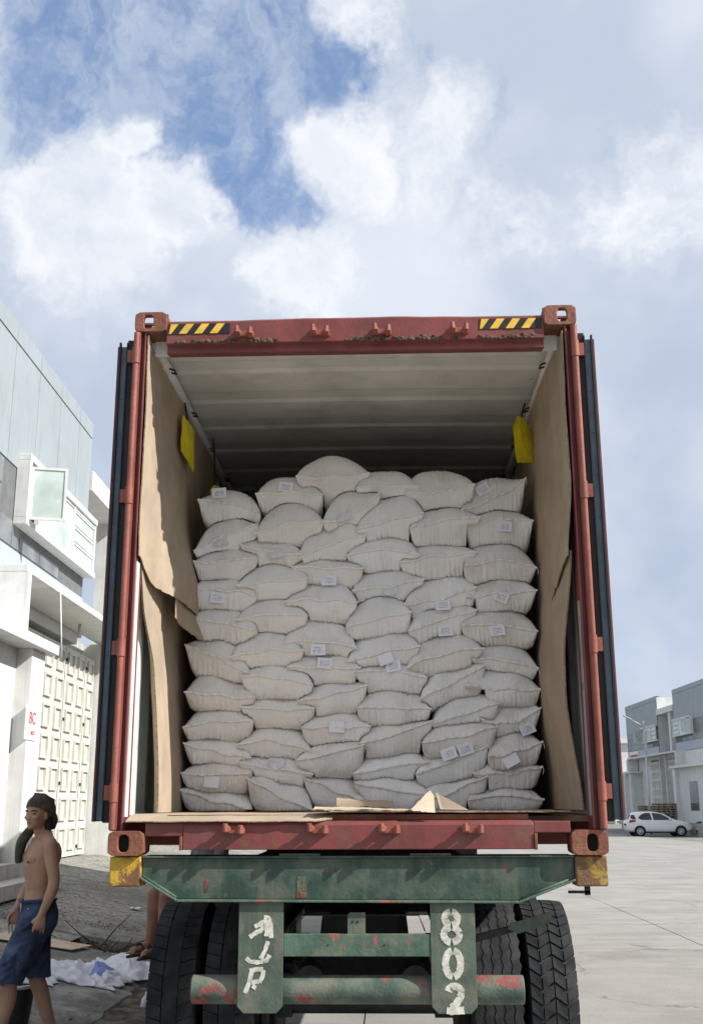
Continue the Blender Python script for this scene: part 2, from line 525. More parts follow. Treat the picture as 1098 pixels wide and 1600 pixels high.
    def build(s, name, mats, parent=None, smooth=False, bev=0., seg=2, auto=False, fix=True):
        off = None
        if parent is None:
            a = np.array(s.v)
            off = ((a[:, 0].min() + a[:, 0].max()) / 2, (a[:, 1].min() + a[:, 1].max()) / 2, a[:, 2].min())
        me = s.mesh(name, mats, smooth or auto, off)
        if fix:
            bm = bmesh.new()
            bm.from_mesh(me)
            bmesh.ops.recalc_face_normals(bm, faces=bm.faces)
            bm.to_mesh(me)
            bm.free()
        if auto:
            me.set_sharp_from_angle(angle=R(38))
        o = bpy.data.objects.new(name, me)
        COL.objects.link(o)
        if off is not None:
            o.location = off
        adopt(o, parent)
        if bev:
            md = o.modifiers.new('bevel', 'BEVEL')
            md.width = bev
            md.segments = seg
            md.limit_method = 'ANGLE'
            md.angle_limit = R(40)
        return o


def adopt(o, parent):
    """parent without moving: works for unrotated, unscaled parents"""
    if parent is None:
        return
    o.parent = parent
    L = Vector((0, 0, 0))
    p = parent
    # world matrix of parent: empties sit at their location, baked parts at the origin
    M = world_of(p)
    o.matrix_parent_inverse = M.inverted()


def world_of(p):
    M = p.matrix_basis.copy() if hasattr(p, 'matrix_basis') else Matrix()
    if p.parent:
        return world_of(p.parent) @ p.matrix_parent_inverse @ M
    return M


def tag(o, label, cat=None, group=None, kind=None):
    if label:
        o['label'] = label
    if cat:
        o['category'] = cat
    if group:
        o['group'] = group
    if kind:
        o['kind'] = kind
    return o


def thing(name, loc, label, cat, group=None):
    o = bpy.data.objects.new(name, None)
    o.empty_display_size = .2
    COL.objects.link(o)
    o.location = loc
    return tag(o, label, cat, group)


def piece(name, me, loc, parent, rotz=0., rot=None, scale=None):
    """one of many alike pieces: shares mesh data"""
    o = bpy.data.objects.new(name, me)
    COL.objects.link(o)
    o.location = loc
    o.rotation_euler = rot if rot else (0, 0, rotz)
    if scale:
        o.scale = scale
    adopt(o, parent)
    return o


def fbm(x, y=0., z=0., o=4):
    return noise.fractal(Vector((x, y, z)), 1.0, 2.0, o)


def text_mesh(body, size, extrude, matname, name='lettering'):
    cu = bpy.data.curves.new(name, 'FONT')
    cu.body = body
    cu.size = size
    cu.extrude = extrude
    cu.align_x = 'CENTER'
    cu.align_y = 'CENTER'
    o = bpy.data.objects.new(name, cu)
    COL.objects.link(o)
    bpy.context.view_layer.update()
    me = bpy.data.meshes.new_from_object(o.evaluated_get(bpy.context.evaluated_depsgraph_get()))
    bpy.data.objects.remove(o)
    me.materials.clear()
    me.materials.append(MATS[matname])
    return me


# ================================================================== SETTING
def street_z(y):
    return .10 - .0072 * max(0., min(y, 75.) - 8.)


# ground: one sheet to the horizon, following the gentle fall of the street
m = MB()
xs = [-2500, -400, -60, -20, -8, -2.3, 2, 8, 13, 30, 60, 400, 2500]
ys = [-2500, -300, -40, -12, 0, 8, 20, 40, 60, 75, 120, 400, 3000]
m.grid(lambda i, j: (xs[i], ys[j], street_z(ys[j]) - .03), len(xs) - 1, len(ys) - 1)
ground = m.build('ground', 'concrete_dirty')
tag(ground, None, kind='structure')

# road: concrete slabs with open joints
road = bpy.data.objects.new('road', None)
COL.objects.link(road)
tag(road, None, kind='structure')
road.location = (4, 5, 0)
xb = [-1.15, -.05, 3.87, 7.8, 11.7, 15.6]
yb = [-15.51 + 5.01 * k for k in range(20)]
for i in range(len(xb) - 1):
    for j in range(len(yb) - 1):
        x0, x1, y0, y1 = xb[i] + .006, xb[i + 1] - .006, yb[j] + .006, yb[j + 1] - .006
        dz = rng.uniform(-.002, .002)
        z0, z1 = street_z(y0) + dz, street_z(y1) + dz
        m = MB()
        nx, ny = 1, 1
        m.add([(x0, y0, z0), (x1, y0, z0), (x1, y1, z1), (x0, y1, z1), (x0, y0, z0 - .1), (x1, y0, z0 - .1), (x1, y1, z1 - .1), (x0, y1, z1 - .1)],
              [(0, 1, 2, 3), (1, 0, 4, 5), (2, 1, 5, 6), (3, 2, 6, 7), (0, 3, 7, 4)])
        m.build('concrete_slab', 'concrete', road)

# dirt gutter between the road slabs and the raised forecourt
m = MB()
def _dirt(i, j):
    x = -2.2 + 1.1 * i / 24
    y = -9 + 40. * j / 220
    e = 1 - min(1, max(0, (x + 1.45) / .25))
    return (x, y, street_z(y) - .004 + e * (.012 + .035 * (fbm(x * 3, y * 3) + .3) + .05 * max(0, (-x - 1.7) / .5)))
m.grid(_dirt, 24, 220)
o = m.build('gutter_dirt', 'dirt', smooth=True)
tag(o, None, kind='structure')

# raised forecourt on the left, sloping up to the warehouse
PX = -2.08


def plaza_z(x):
    return .2 + .166 * max(0., min(PX - x, 3.5))


m = MB()
TX, TY0, TY1 = -3.15, 6.15, 6.95          # open drain crossing the forecourt


def apron(i, j):
    x = PX - 4.2 * (i / 30.) if i <= 30 else -6.28 - (i - 30) * 6.
    y = -9. + (TY0 + 9.) * j / 110
    n = fbm(x * 1.3, y * 1.3, 3)
    dx = .05 * fbm(y * 2.2, 4.) + .03 * fbm(y * 9, 8.) if i == 0 else 0
    return (x + dx, y, plaza_z(x) + .012 * n - (.03 if i == 0 else 0))


m.grid(apron, 33, 110, flip=True)
m.grid(lambda i, j: (PX + .05 * fbm((-9 + (TY0 + 9) * j / 110.) * 2.2, 4.) + .03 * fbm((-9 + (TY0 + 9) * j / 110.) * 9, 8.) + (.03 * i if i else 0), -9 + (TY0 + 9) * j / 110., plaza_z(PX) - .03 + .012 * fbm(PX * 1.3, (-9 + (TY0 + 9) * j / 110.) * 1.3, 3) - .09 * i), 3, 110)
o = m.build('forecourt', 'concrete_dirty', smooth=True, fix=False)
tag(o, None, kind='structure')
# paved area beyond the drain
m = MB()
for (x0, x1, y0, y1) in ((PX, TX, TY1, 45.), (TX, -5.58, TY0, 45.), (-5.58, -30., TY0, 45.)):
    m.grid(lambda i, j: (x0 + (x1 - x0) * i / 4, y0 + (y1 - y0) * j / 4, plaza_z(x0 + (x1 - x0) * i / 4) - .006), 4, 4, flip=True)
m.add([(PX, TY1, .19), (PX, 45, .19), (PX, 45, -.5), (PX, TY1, -.5)], [(0, 1, 2, 3)])
o = m.build('paved_forecourt', 'paver', fix=False)
tag(o, None, kind='structure')
pv = MB()
prg = random.Random(3)
yy = TY1 + .1
row = 0
while yy < 24:
    xx = PX - .05 - (.105 if row % 2 else 0)
    while xx > -5.5:
        if yy > TY1 + .12 or xx < TX:
            L, W = .205, .102
            dz = prg.uniform(-.002, .003) + .004 * fbm(xx * .8, yy * .8, 9)
            tl = prg.uniform(-.0025, .0025)
            x0, x1, y0, y1 = xx - L, xx - .006, yy + .003, yy + W - .004
            a, b_ = plaza_z(x0) + dz + tl, plaza_z(x1) + dz - tl
            pv.add([(x0, y0, a), (x1, y0, b_), (x1, y1, b_), (x0, y1, a), (x0, y0, a - .04), (x1, y0, b_ - .04), (x1, y1, b_ - .04), (x0, y1, a - .04)],
                   [(0, 1, 2, 3), (1, 0, 4, 5), (2, 1, 5, 6), (0, 3, 7, 4), (3, 2, 6, 7)])
        xx -= .205
    yy += .102
    row += 1
o = pv.build('paving_bricks', 'paver', fix=False)
tag(o, 'grey paving bricks laid across the sloping forecourt of the white warehouse', 'paving', kind='stuff')
# the drain trench and its broken lip
m = MB()
m.box(TX, PX + .02, TY0 - .02, TY1 + .02, -.55, -.5)
m.box(TX - .03, TX, TY0, TY1, -.5, .3)
m.box(TX, PX, TY0 - .06, TY0 - .02, -.5, .17)
m.box(TX, PX, TY1 + .02, TY1 + .06, -.5, .17)
o = m.build('drain', 'concrete_dirty')
tag(o, None, kind='structure')
m = MB()
def _lip(i, j):
    x = -2.0 - 1.45 * i / 24
    t_ = j / 5
    yy_ = TY1 - .10 + .62 * t_ + .05 * fbm(x * 3, 2.) * (1 - t_)
    return (x, yy_, plaza_z(x) + .035 * math.sin(math.pi * min(1, t_ * 1.0)) + .012 * fbm(x * 5, yy_ * 5) + .01)
m.grid(_lip, 24, 5, flip=True)
m.grid(lambda i, j: (_lip(i, 0)[0], _lip(i, 0)[1], _lip(i, 0)[2] - .11 * (j)), 24, 1, flip=False)
o = m.build('drain_slab', 'concrete_dirty', smooth=True, fix=False)
tag(o, 'cracked concrete slab bridging the open drain at the forecourt edge', 'slab')


# ------------------------------------------------------------------ warehouses
def warehouse(name, label, side, corner_s, dirn, off, door_w, P0, g, z0, bay=True, pier_out=.78):
    """side +1: facade looks to +X (left of the street), -1: looks to -X.  w runs from the bay corner away from it."""
    ca, sa = math.cos(R(g)), math.sin(R(g))

    def Wp(wv, out, z):
        s = corner_s + dirn * wv
        n = side
        return (P0[0] + n * out * ca - s * sa, P0[1] + n * out * sa + s * ca, z)
    rz = R(g)

    def wb(mm, w0, w1, o0, o1, z_0, z_1):
        pts = [Wp(w0, o0, z_0), Wp(w1, o0, z_0), Wp(w1, o1, z_0), Wp(w0, o1, z_0), Wp(w0, o0, z_1), Wp(w1, o0, z_1), Wp(w1, o1, z_1), Wp(w0, o1, z_1)]
        return mm.add(pts, [(3, 2, 1, 0), (4, 5, 6, 7), (0, 1, 5, 4), (1, 2, 6, 5), (2, 3, 7, 6), (3, 0, 4, 7)])

    def part(pname, mat_, boxes, parent, bev=0.):
        mm = MB()
        for b4 in boxes:
            wb(mm, *b4)
        return mm.build(pname, mat_, parent, bev=bev)

    c0 = Wp(4.8, -4, z0)
    th = thing(name, (c0[0], c0[1], z0), label, 'warehouse')
    Wd = 9.7
    # main shell (upper storey sits flush; the loading door opening stays open below the canopy)
    wl = part('wall', 'white_wall', [(0, Wd, -11, -.06, 4.75, 9.2), (0, Wd, -11, -1.2, z0 - 1.0, 4.75), (door_w[1], Wd, -1.2, -.06, z0 - 1.0, 4.75)], th)
    part('dark_joint_backing', 'dark_joint', [(.005, Wd - .005, -.058, -.018, 5.05, 9.22)], th)
    seams = [0.005, .98, 2.28, 3.58, 4.88, 6.18, 7.48, 8.78, 9.695]
    for a, b_ in zip(seams[:-1], seams[1:]):
        part('facade_panel', 'grey_panel', [(a + .007, b_ - .007, -.016, .0, 6.99, 8.955)], wl)
        part('parapet_panel', 'grey_panel', [(a + .007, b_ - .007, -.016, .012, 8.975, 9.27)], wl)
        part('lower_panel', 'blue_wall', [(a + .005, b_ - .005, -.016, -.001, 5.07, 5.66)], wl)
    part('parapet_cap', 'grey_panel', [(.0, Wd, -.4, .008, 9.272, 9.285)], th)
    # dark tile band
    k = 0
    edges = [4.0, 4.39, 5.0, 5.65, 6.3, 6.95, 7.6, 8.25, 8.9, 9.55]
    for a, b_ in zip(edges[:-1], edges[1:]):
        for zz in (5.69, 6.12, 6.55):
            if a < 4.9 and zz > 6:
                continue
            part('band_tile', 'band_tile', [(a + .012, b_ - .012, -.016, -.006, zz + .008, zz + .412)], wl)
    for a, b_ in ((1.75, 2.9), (2.9, 4.0)):
        part('band_tile', 'band_tile', [(a + .012, b_ - .012, -.016, -.004, 5.7, 5.93)], wl)
    # projecting window box
    bx = part('window_box', 'white_trim', [(-.02, 4.38, -.01, .21, 7.13, 7.24), (-.02, 4.38, -.01, .21, 6.06, 6.17), (4.27, 4.38, -.01, .208, 6.17, 7.13), (.0, .06, .12, .19, 6.17, 7.13)], th, bev=.008)
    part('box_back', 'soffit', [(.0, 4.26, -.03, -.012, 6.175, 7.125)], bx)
    part('window_frame', 'white_trim', [(1.50, 1.58, .10, .18, 6.171, 7.129), (3.60, 3.66, .10, .18, 6.171, 7.129), (.061, 1.50, .11, .17, 7.07, 7.128), (1.58, 3.60, .11, .17, 7.08, 7.128)], bx)
    part('pane', 'glass_pane', [(1.58, 3.60, .135, .15, 6.172, 7.08)], bx)
    for q in range(3):
        z_ = 6.18 + q * .30
        part('louvre_pane', 'glass_pane', [(.07, 1.49, .13, .142, z_ + .03, z_ + .26)], bx)
        part('louvre_frame', 'white_trim', [(.065, 1.495, .12, .16, z_ + .255, z_ + .295)], bx)
    # casement swung open from the near end of the box
    ang = R(76)
    hx, ho, cw = 4.24, .20, .56

    def cas(mm, a0, a1, t0, t1, z_0, z_1):
        def Q(al, tt):
            return (hx - al * math.cos(ang) - tt * math.sin(ang) * -1, ho + al * math.sin(ang) + tt * math.cos(ang))
        P4 = [Q(a0, t0), Q(a1, t0), Q(a1, t1), Q(a0, t1)]
        mm.add([Wp(p[0], p[1], z_0) for p in P4] + [Wp(p[0], p[1], z_1) for p in P4], [(3, 2, 1, 0), (4, 5, 6, 7), (0, 1, 5, 4), (1, 2, 6, 5), (2, 3, 7, 6), (3, 0, 4, 7)])
    mm = MB()
    cas(mm, 0, cw, 0, .04, 6.16, 6.20)
    cas(mm, 0, cw, 0, .04, 7.00, 7.04)
    cas(mm, 0, .04, 0, .04, 6.20, 7.00)
    cas(mm, cw - .04, cw, 0, .04, 6.20, 7.00)
    cm = mm.build('casement', 'white_trim', bx)
    mm = MB()
    cas(mm, .04, cw - .04, .014, .022, 6.20, 7.00)
    mm.build('pane', 'glass_pane', cm)
    # canopy with end fin, ledge roof, pier and office front
    fin = off + 1.2
    part('canopy', 'white_trim', [(-4.38 if bay else -.01, fin, -.01, .8, 4.95, 5.06)], th, bev=.01)
    part('canopy_fin', 'white_trim', [(fin - .14, fin, -.005, .82, 4.06, 4.948), (fin, Wd, -.005, .2, 4.06, 5.0)], th)
    part('ledge', 'white_trim', [(off, Wd, -.02, .98, 3.9, 4.05)], th, bev=.01)
    part('office_wall', 'white_wall', [(off + .3, Wd, -1.0, .62, z0 - 1.0, 3.898)], th)
    part('pier', 'white_trim', [(off + .22, off + .85, .622, .84, z0 + .2, 3.896)], th)
    pl = part('plinth', 'stone_tile', [(off + .18, Wd, .63, .90, z0 - 1.0, z0 + .2)], th)
    for q in range(9):
        a = off + .2 + q * .42
        if a + .4 < Wd:
            part('plinth_tile', 'stone_tile', [(a, a + .412, .905, .915, z0 - .02, z0 + .19)], pl)
            part('step_tile', 'stone_tile', [(a, a + .412, .92, 1.30, z0 - .15, z0 + .02)], pl)
    # loading door
    d0, d1 = door_w
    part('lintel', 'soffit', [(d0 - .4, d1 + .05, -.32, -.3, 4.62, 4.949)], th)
    dr = part('loading_door', 'cream_door', [(d0, d1, -.09, -.03, z0 + .02, 4.6)], th)
    mm = MB()
    # shallow recessed panel: four sloping sides round a sunken field, standing 12 mm proud of the leaf
    pw, ph = .43, .40
    pitch = .72
    ncol = int((d1 - d0 - .1) / pitch)
    npan = 7
    for ci in range(ncol):
        for ri in range(npan):
            wa = d0 + .16 + ci * pitch
            za = z0 + .14 + ri * (4.6 - z0 - .1) / npan
            pr = MB()
            wb(pr, wa, wa + .035, -.03, .012, za, za + ph)
            wb(pr, wa + pw - .035, wa + pw, -.03, .012, za, za + ph)
            wb(pr, wa + .035, wa + pw - .035, -.03, .012, za, za + .03)
            wb(pr, wa + .035, wa + pw - .035, -.03, .012, za + ph - .03, za + ph)
            pr.build('door_panel', 'cream_door', dr)
        if ci % 2 == 0:
            wa = d0 + .16 + ci * pitch + pw + .14
            part('leaf_seam', 'dark_joint', [(wa, wa + .012, -.0295, -.022, z0 + .05, 4.58)], dr)
            for zz in (z0 + .15, z0 + 1.3, z0 + 2.45, z0 + 3.55):
                part('latch', 'dark_steel', [(wa - .085, wa - .055, -.03, .0, zz, zz + .06)], dr)
    # recessed bay beside the unit: side wall, slab, column
    part('bay_pier', 'white_trim', [(d0 - .75 if pier_out > .5 else d0 - .2, d0 - .04, -.6, pier_out, z0 - 1.0, 4.948)], th)
    if bay:
        part('bay_wall', 'white_wall', [(-4.38, -.02, -2.2, -1.9, z0 - 1.0, 8.6)], th)
        part('bay_pier', 'white_trim', [(-3.2, -2.75, -.5, -.05, 5.07, 7.878)], th)
        part('bay_slab', 'white_trim', [(-4.38, -.02, -1.88, .06, 7.88, 8.3)], th, bev=.01)
        part('bay_window', 'glass_dark', [(-2.4, -.1, -1.88, -1.84, 6.6, 7.7)], th)
    return th, Wp, part


wl_, WpL, partL = warehouse('warehouse', 'tall pale grey warehouse with open casement window, white canopy and cream loading door', 1, 15.42, -1, 4.75, (-1.35, 4.2), (-5.6, 0), .8, .78)
# sign plate on the pier
sg = partL('sign_plate', 'sign_white', [(5.2, 5.72, .842, .852, 2.62, 3.1)], wl_)
me = text_mesh('BC', .24, .002, 'sign_red')
c = WpL(5.42, .856, 2.92)
piece('lettering', me, c, sg, rot=(R(90), 0, R(90.8)))
me = text_mesh('NO.1', .085, .002, 'sign_red')
piece('lettering', me, WpL(5.36, .856, 2.72), sg, rot=(R(90), 0, R(90.8)))
# hanging cable and lamp under the canopy
mm = MB()
mm.tube([WpL(4.5, .86, 4.97), WpL(4.47, .9, 4.4), WpL(4.5, .95, 3.9)], .012, 6)
mm.build('cable', 'white_trim', wl_, smooth=True)
mm = MB()
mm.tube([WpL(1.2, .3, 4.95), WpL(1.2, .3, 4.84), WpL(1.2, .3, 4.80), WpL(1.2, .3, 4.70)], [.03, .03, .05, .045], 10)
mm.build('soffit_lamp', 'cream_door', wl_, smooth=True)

wr1, WpR1, partR1 = warehouse('warehouse', 'far grey warehouse behind the street lamp and pallets, red sign on its wall', -1, 76.1, 1, 5.6, (-.1, 2.9), (21.5, 0), 1.2, .25, pier_out=.12)
wr2, WpR2, partR2 = warehouse('warehouse', 'grey warehouse cut off by the right edge of the picture, beside the motorcycle', -1, 71.7, -1, 1.4, (-2.6, 1.2), (21.5, 0), 1.2, .25, bay=False, pier_out=.12)
sg = partR1('sign_plate', 'sign_white', [(6.2, 8.9, .01, .05, 5.1, 5.6)], wr1)
partR1('sign_stripe', 'sign_red', [(6.3, 8.7, .052, .056, 5.15, 5.38)], sg)
for q in range(3):
    partR1('notice', 'sign_white', [(7.1, 8.6, .01, .03, 4.15 + q * .28, 4.35 + q * .28)], wr1)
for q in range(3):
    partR1('porch_post', 'white_trim', [(6.6 + q * .95, 6.8 + q * .95, .99, 1.15, .1, 3.9)], wr1)
partR2('office_window', 'glass_dark', [(4.6, 6.4, .621, .64, 1.2, 3.0)], wr2)
partR2('gateway_shade', 'glass_dark', [(-2.2, -.2, -.028, .02, .3, 4.3)], wr2)  # dark panel stands for the shade in the open gateway

# white building at the far end of the street
fb = thing('distant_building', (30, 112, -.4), 'bright white building with tall columns at the far end of the street', 'building')
m = MB()
m.box(23.2, 44, 110, 126, -.6, 7.6)
m.build('wall', 'white_wall', fb)
m = MB()
m.box(22.9, 44.3, 109.6, 126.3, 7.6, 8.1)
m.build('roof_slab', 'white_trim', fb)
m = MB()
m.box(22.6, 44, 108.6, 109.99, 3.7, 4.0)
m.build('canopy', 'white_trim', fb)
for q in range(6):
    m = MB()
    m.box(23.0 + q * 1.6, 23.35 + q * 1.6, 109.2, 109.55, -.5, 3.7)
    m.build('column', 'white_trim', fb)
    m = MB()
    m.box(23.55 + q * 1.6, 24.5 + q * 1.6, 109.9, 109.985, .2, 3.3)
    m.build('window', 'glass_dark', fb)


# ================================================================== CONTAINER
ZB, ZT = 1.5, 4.396           # underside / top of the corner castings
HW = 1.219
LEN = 12.19
ct = thing('shipping_container', (0, 6, ZB), 'open red steel shipping container packed with sacks', 'container')


def casting(x0, x1, y0, y1, z0, z1, sx, name='corner_casting', thru=False):
    """hollow corner fitting: thick shell with an oval hole in the end face"""
    bm = bmesh.new()
    cx, cz = (x0 + x1) / 2 + sx * .012, (z0 + z1) / 2
    n = 24
    outer, inner = [], []
    w2, h2, rr = (x1 - x0) / 2, (z1 - z0) / 2, .022
    for k in range(n):
        th = 2 * math.pi * (k + .5) / n
        c_, s_ = math.cos(th), math.sin(th)
        # rounded outline by superellipse, oval hole 0.055 x 0.08
        e = 7
        rad = (abs(c_) ** e + abs(s_) ** e) ** (-1 / e)
        outer.append(((x0 + x1) / 2 + w2 * rad * c_, cz + h2 * rad * s_))
        e2 = 3.2
        rad2 = (abs(c_) ** e2 + abs(s_) ** e2) ** (-1 / e2)
        inner.append((cx + .027 * rad2 * c_, cz + .041 * rad2 * s_))
    mm = MB()
    vs = [(p[0], y0, p[1]) for p in outer] + [(p[0], y1, p[1]) for p in outer] + [(p[0], y0, p[1]) for p in inner] + [(p[0], y0 + .03, p[1]) for p in inner]
    fs = []
    for k in range(n):
        k2 = (k + 1) % n
        fs.append((k, k2, n + k2, n + k))
        fs.append((k, 2 * n + k, 2 * n + k2, k2))
        fs.append((2 * n + k, 3 * n + k, 3 * n + k2, 2 * n + k2))
    # back face: plate with the hole carried through, or closed
    if thru:
        for k in range(n):
            k2 = (k + 1) % n
            fs.append((n + k, n + k2, 3 * n + k2, 3 * n + k))
    else:
        fs.append(tuple(range(n, 2 * n)))
    mm.add(vs, fs)
    bm.free()
    o = mm.build(name, 'rusty_red', ct, bev=.004)
    return o


for sx in (-1, 1):
    for (z0, z1) in ((ZB, ZB + .118), (ZT - .118, ZT)):
        x0, x1 = sorted((sx * HW, sx * (HW - .178)))
        if z0 > 3:
            # upper fittings: side opening lets the sky through the front oval
            mm = MB()
            o = casting(x0, x1, -.002, .028, z0, z1, sx, thru=True)
            mm.box(x0, x1, .03, .16, z0, z0 + .012)
            mm.box(x0, x1, .03, .05, z1 - .012, z1)
            mm.box(x0, x1, .14, .16, z1 - .012, z1)
            xi = x0 if sx > 0 else x1 - .012
            mm.box(xi, xi + .012, .03, .16, z0 + .012, z1 - .012)
            mm.box(x0 + .012 * (sx > 0), x1 - .012 * (sx < 0), .148, .16, z0 + .012, z0 + .045)
            mm.build('casting_body', 'rusty_red', o)
        else:
            o = casting(x0, x1, -.002, .15, z0, z1, sx)
            mm = MB()
            mm.box(x0 + .02, x1 - .02, .0265, .0275, z0 + .012, z1 - .012)
            mm.build('cavity_shade', 'hole_shade', o)  # black sheet stands for the shade inside the casting
for sx in (-1, 1):
    for z0 in (ZB, ZT - .118):
        x0, x1 = sorted((sx * HW, sx * (HW - .178)))
        m = MB()
        m.box(x0, x1, LEN - .16, LEN, z0, z0 + .118)
        m.build('corner_casting', 'rusty_red', ct, bev=.008)

# rear corner posts: outer channel, inner return
for sx in (-1, 1):
    prof = [(HW - .004, .0), (HW - .004, .15), (HW - .062, .15), (HW - .068, .15), (HW - .068, .008), (HW - .056, .008), (HW - .056, .035), (HW - .038, .035), (HW - .038, .0)]
    prof = [(sx * x, y) for x, y in prof]
    m = MB()
    m.prism(prof, 'z', ZB + .118, ZT - .118)
    m.build('corner_post', 'red_paint', ct, bev=.004)
    xl0, xl1 = sorted((sx * (HW - .0685), sx * (HW - .074)))
    m = MB()
    m.box(xl0, xl1, .022, .085 if sx < 0 else .06, 1.684, 2.98 if sx < 0 else 2.75)
    m.build('post_lining', 'in_white' if sx < 0 else 'lining_shaded', ct)
    # hinge bar in the post channel
    m = MB()
    xr = sx * (HW - .019)
    zz = [ZB + .125, ZT - .13]
    m.tube([(xr, -.012, zz[0]), (xr, -.012, zz[1])], .0165, 12)
    hb = m.build('hinge_bar', 'orange_red', ct, smooth=False, auto=True)
    for hz in (1.80, 2.52, 3.33, 4.13):
        m = MB()
        m.tube([(xr, -.012, hz - .045), (xr, -.012, hz + .045)], .0215, 12)
        m.box(xr - .012, xr + .012, -.012, .03, hz - .04, hz + .04)
        x1_ = sx * (HW + .03)
        m.box(min(xr, x1_), max(xr, x1_), -.006, .006, hz - .036, hz + .036)
        m.build('hinge_lug', 'orange_red', hb, auto=True)
for sx in (-1, 1):
    x0, x1 = sorted((sx * HW, sx * (HW - .1)))
    m = MB()
    m.box(x0, x1, LEN - .12, LEN - .01, ZB + .118, ZT - .118)
    m.build('corner_post', 'red_paint', ct, bev=.006)

# door header: channel with a drip lip, dented top edge
hd = MB()
N = 60
prof_h = [(0.02, 4.212), (.02, 4.34), (.035, 4.352), (.14, 4.356), (.14, 4.18), (.06, 4.165), (.045, 4.168), (.05, 4.205)]
xa, xb_ = -(HW - .178), HW - .178
rows = []
for i in range(N + 1):
    x = xa + (xb_ - xa) * i / N
    dent = 0
    if abs(x) < .62:
        dent = .006 * (1 - (abs(x) / .62) ** 8) + .004 * fbm(x * 3, 1.)
    rows.append([(x, y, z + (dent if z > 4.3 else 0)) for (y, z) in prof_h])
n = len(prof_h)
vs = [p for r_ in rows for p in r_]
fs = []
for i in range(N):
    for k in range(n):
        fs.append((i * n + k, i * n + (k + 1) % n, (i + 1) * n + (k + 1) % n, (i + 1) * n + k))
hd.add(vs, fs)
hdr = hd.build('door_header', 'red_paint', ct, bev=.003)
# crust of dirt and rust along the header's lip
m = MB()
for q in range(240):
    x = rng.uniform(-.98, .98)
    if fbm(x * 2.2, 5.) < -.12:
        continue
    r_ = rng.uniform(.004, .012)
    m.ell((x, .016, 4.213 + abs(rng.gauss(0, .009))), r_ * 1.7, r_ * .6, r_, 6, 4)
o = m.build('rust_crust', 'crust', hdr, smooth=True)
o['kind'] = 'stuff'


def keeper(x, y, z, parent):
    """cam keeper: base pad with two stubby hooked prongs"""
    m = MB()
    m.box(x - .054, x + .054, y - .006, y + .003, z - .020, z + .016)
    for s_, hh, zz_ in ((-1, .026, .004), (1, .024, -.004)):
        c_ = x + s_ * .034
        m.tube([(c_, y - .004, z + zz_ - .004), (c_, y - .030, z + zz_ - .002), (c_ + s_ * .003, y - .052, z + zz_ + .004)], [.022, .019, .015], 10)
        m.tube([(c_ + s_ * .002, y - .046, z + zz_ - .012), (c_ + s_ * .004, y - .050, z + zz_ + .024)], [.016, .012], 8)
    m.box(x - .02, x + .02, y - .018, y - .005, z - .018, z - .004)
    return m.build('cam_keeper', 'orange_red', parent, auto=True)


for x in (-.61, -.19, .15, .575):
    keeper(x, .018, 4.262, hdr)
# hazard stickers
for xs0, xs1 in ((-1.03, -.69), (.69, 1.03)):
    zs0, zs1 = 4.268, 4.328
    m = MB()
    m.box(xs0, xs1, .0165, .0195, zs0, zs1)
    st = m.build('hazard_sticker', 'hazard_black', hdr)
    k = 0
    while True:
        a = xs0 - .03 + k * .086
        if a > xs1 - .03:
            break
        def cl(v):
            return min(max(v, xs0 + .001), xs1 - .001)
        p = [(cl(a), zs0 + .001), (cl(a + .043), zs0 + .001), (cl(a + .043 + .04), zs1 - .001), (cl(a + .04), zs1 - .001)]
        m = MB()
        m.prism(p, 'y', .0145, .0163)
        m.build('stripe', 'hazard_yellow', st)
        k += 1

# door sill with fork notches, rounded nose
sl = MB()
nz0, nz1 = 1.528, 1.662


def sill_seg(x0, x1, z0):
    sl.prism([(.012, z0), (.012, nz1 - .02), (.018, nz1 - .007), (.03, nz1), (.14, nz1 + .004), (.14, z0)], 'x', x0, x1)


sill_seg(-.852, .862, nz0)
sl.box(-1.041, -.8525, .015, .138, 1.592, 1.655)
sl.box(.8625, 1.041, .015, .138, 1.605, 1.660)
sill = sl.build('door_sill', 'red_paint', ct, bev=.004)
m = MB()
m.box(-.868, -.8535, .004, .136, nz0 - .002, 1.591)
m.build('notch_rim', 'rusty_red', sill, bev=.003)
m = MB()
m.box(.864, .878, .004, .136, nz0 - .002, 1.604)
m.build('notch_rim', 'rusty_red', sill, bev=.003)
for x in (-.60, -.19, .16, .565):
    keeper(x, .01, 1.624, sill)
m = MB()
m.prism([(-.95, 1.6625), (.85, 1.6685), (.85, 1.692), (-.95, 1.692)], 'y', .10, .138)
m.build('threshold', 'rusty_red', ct)

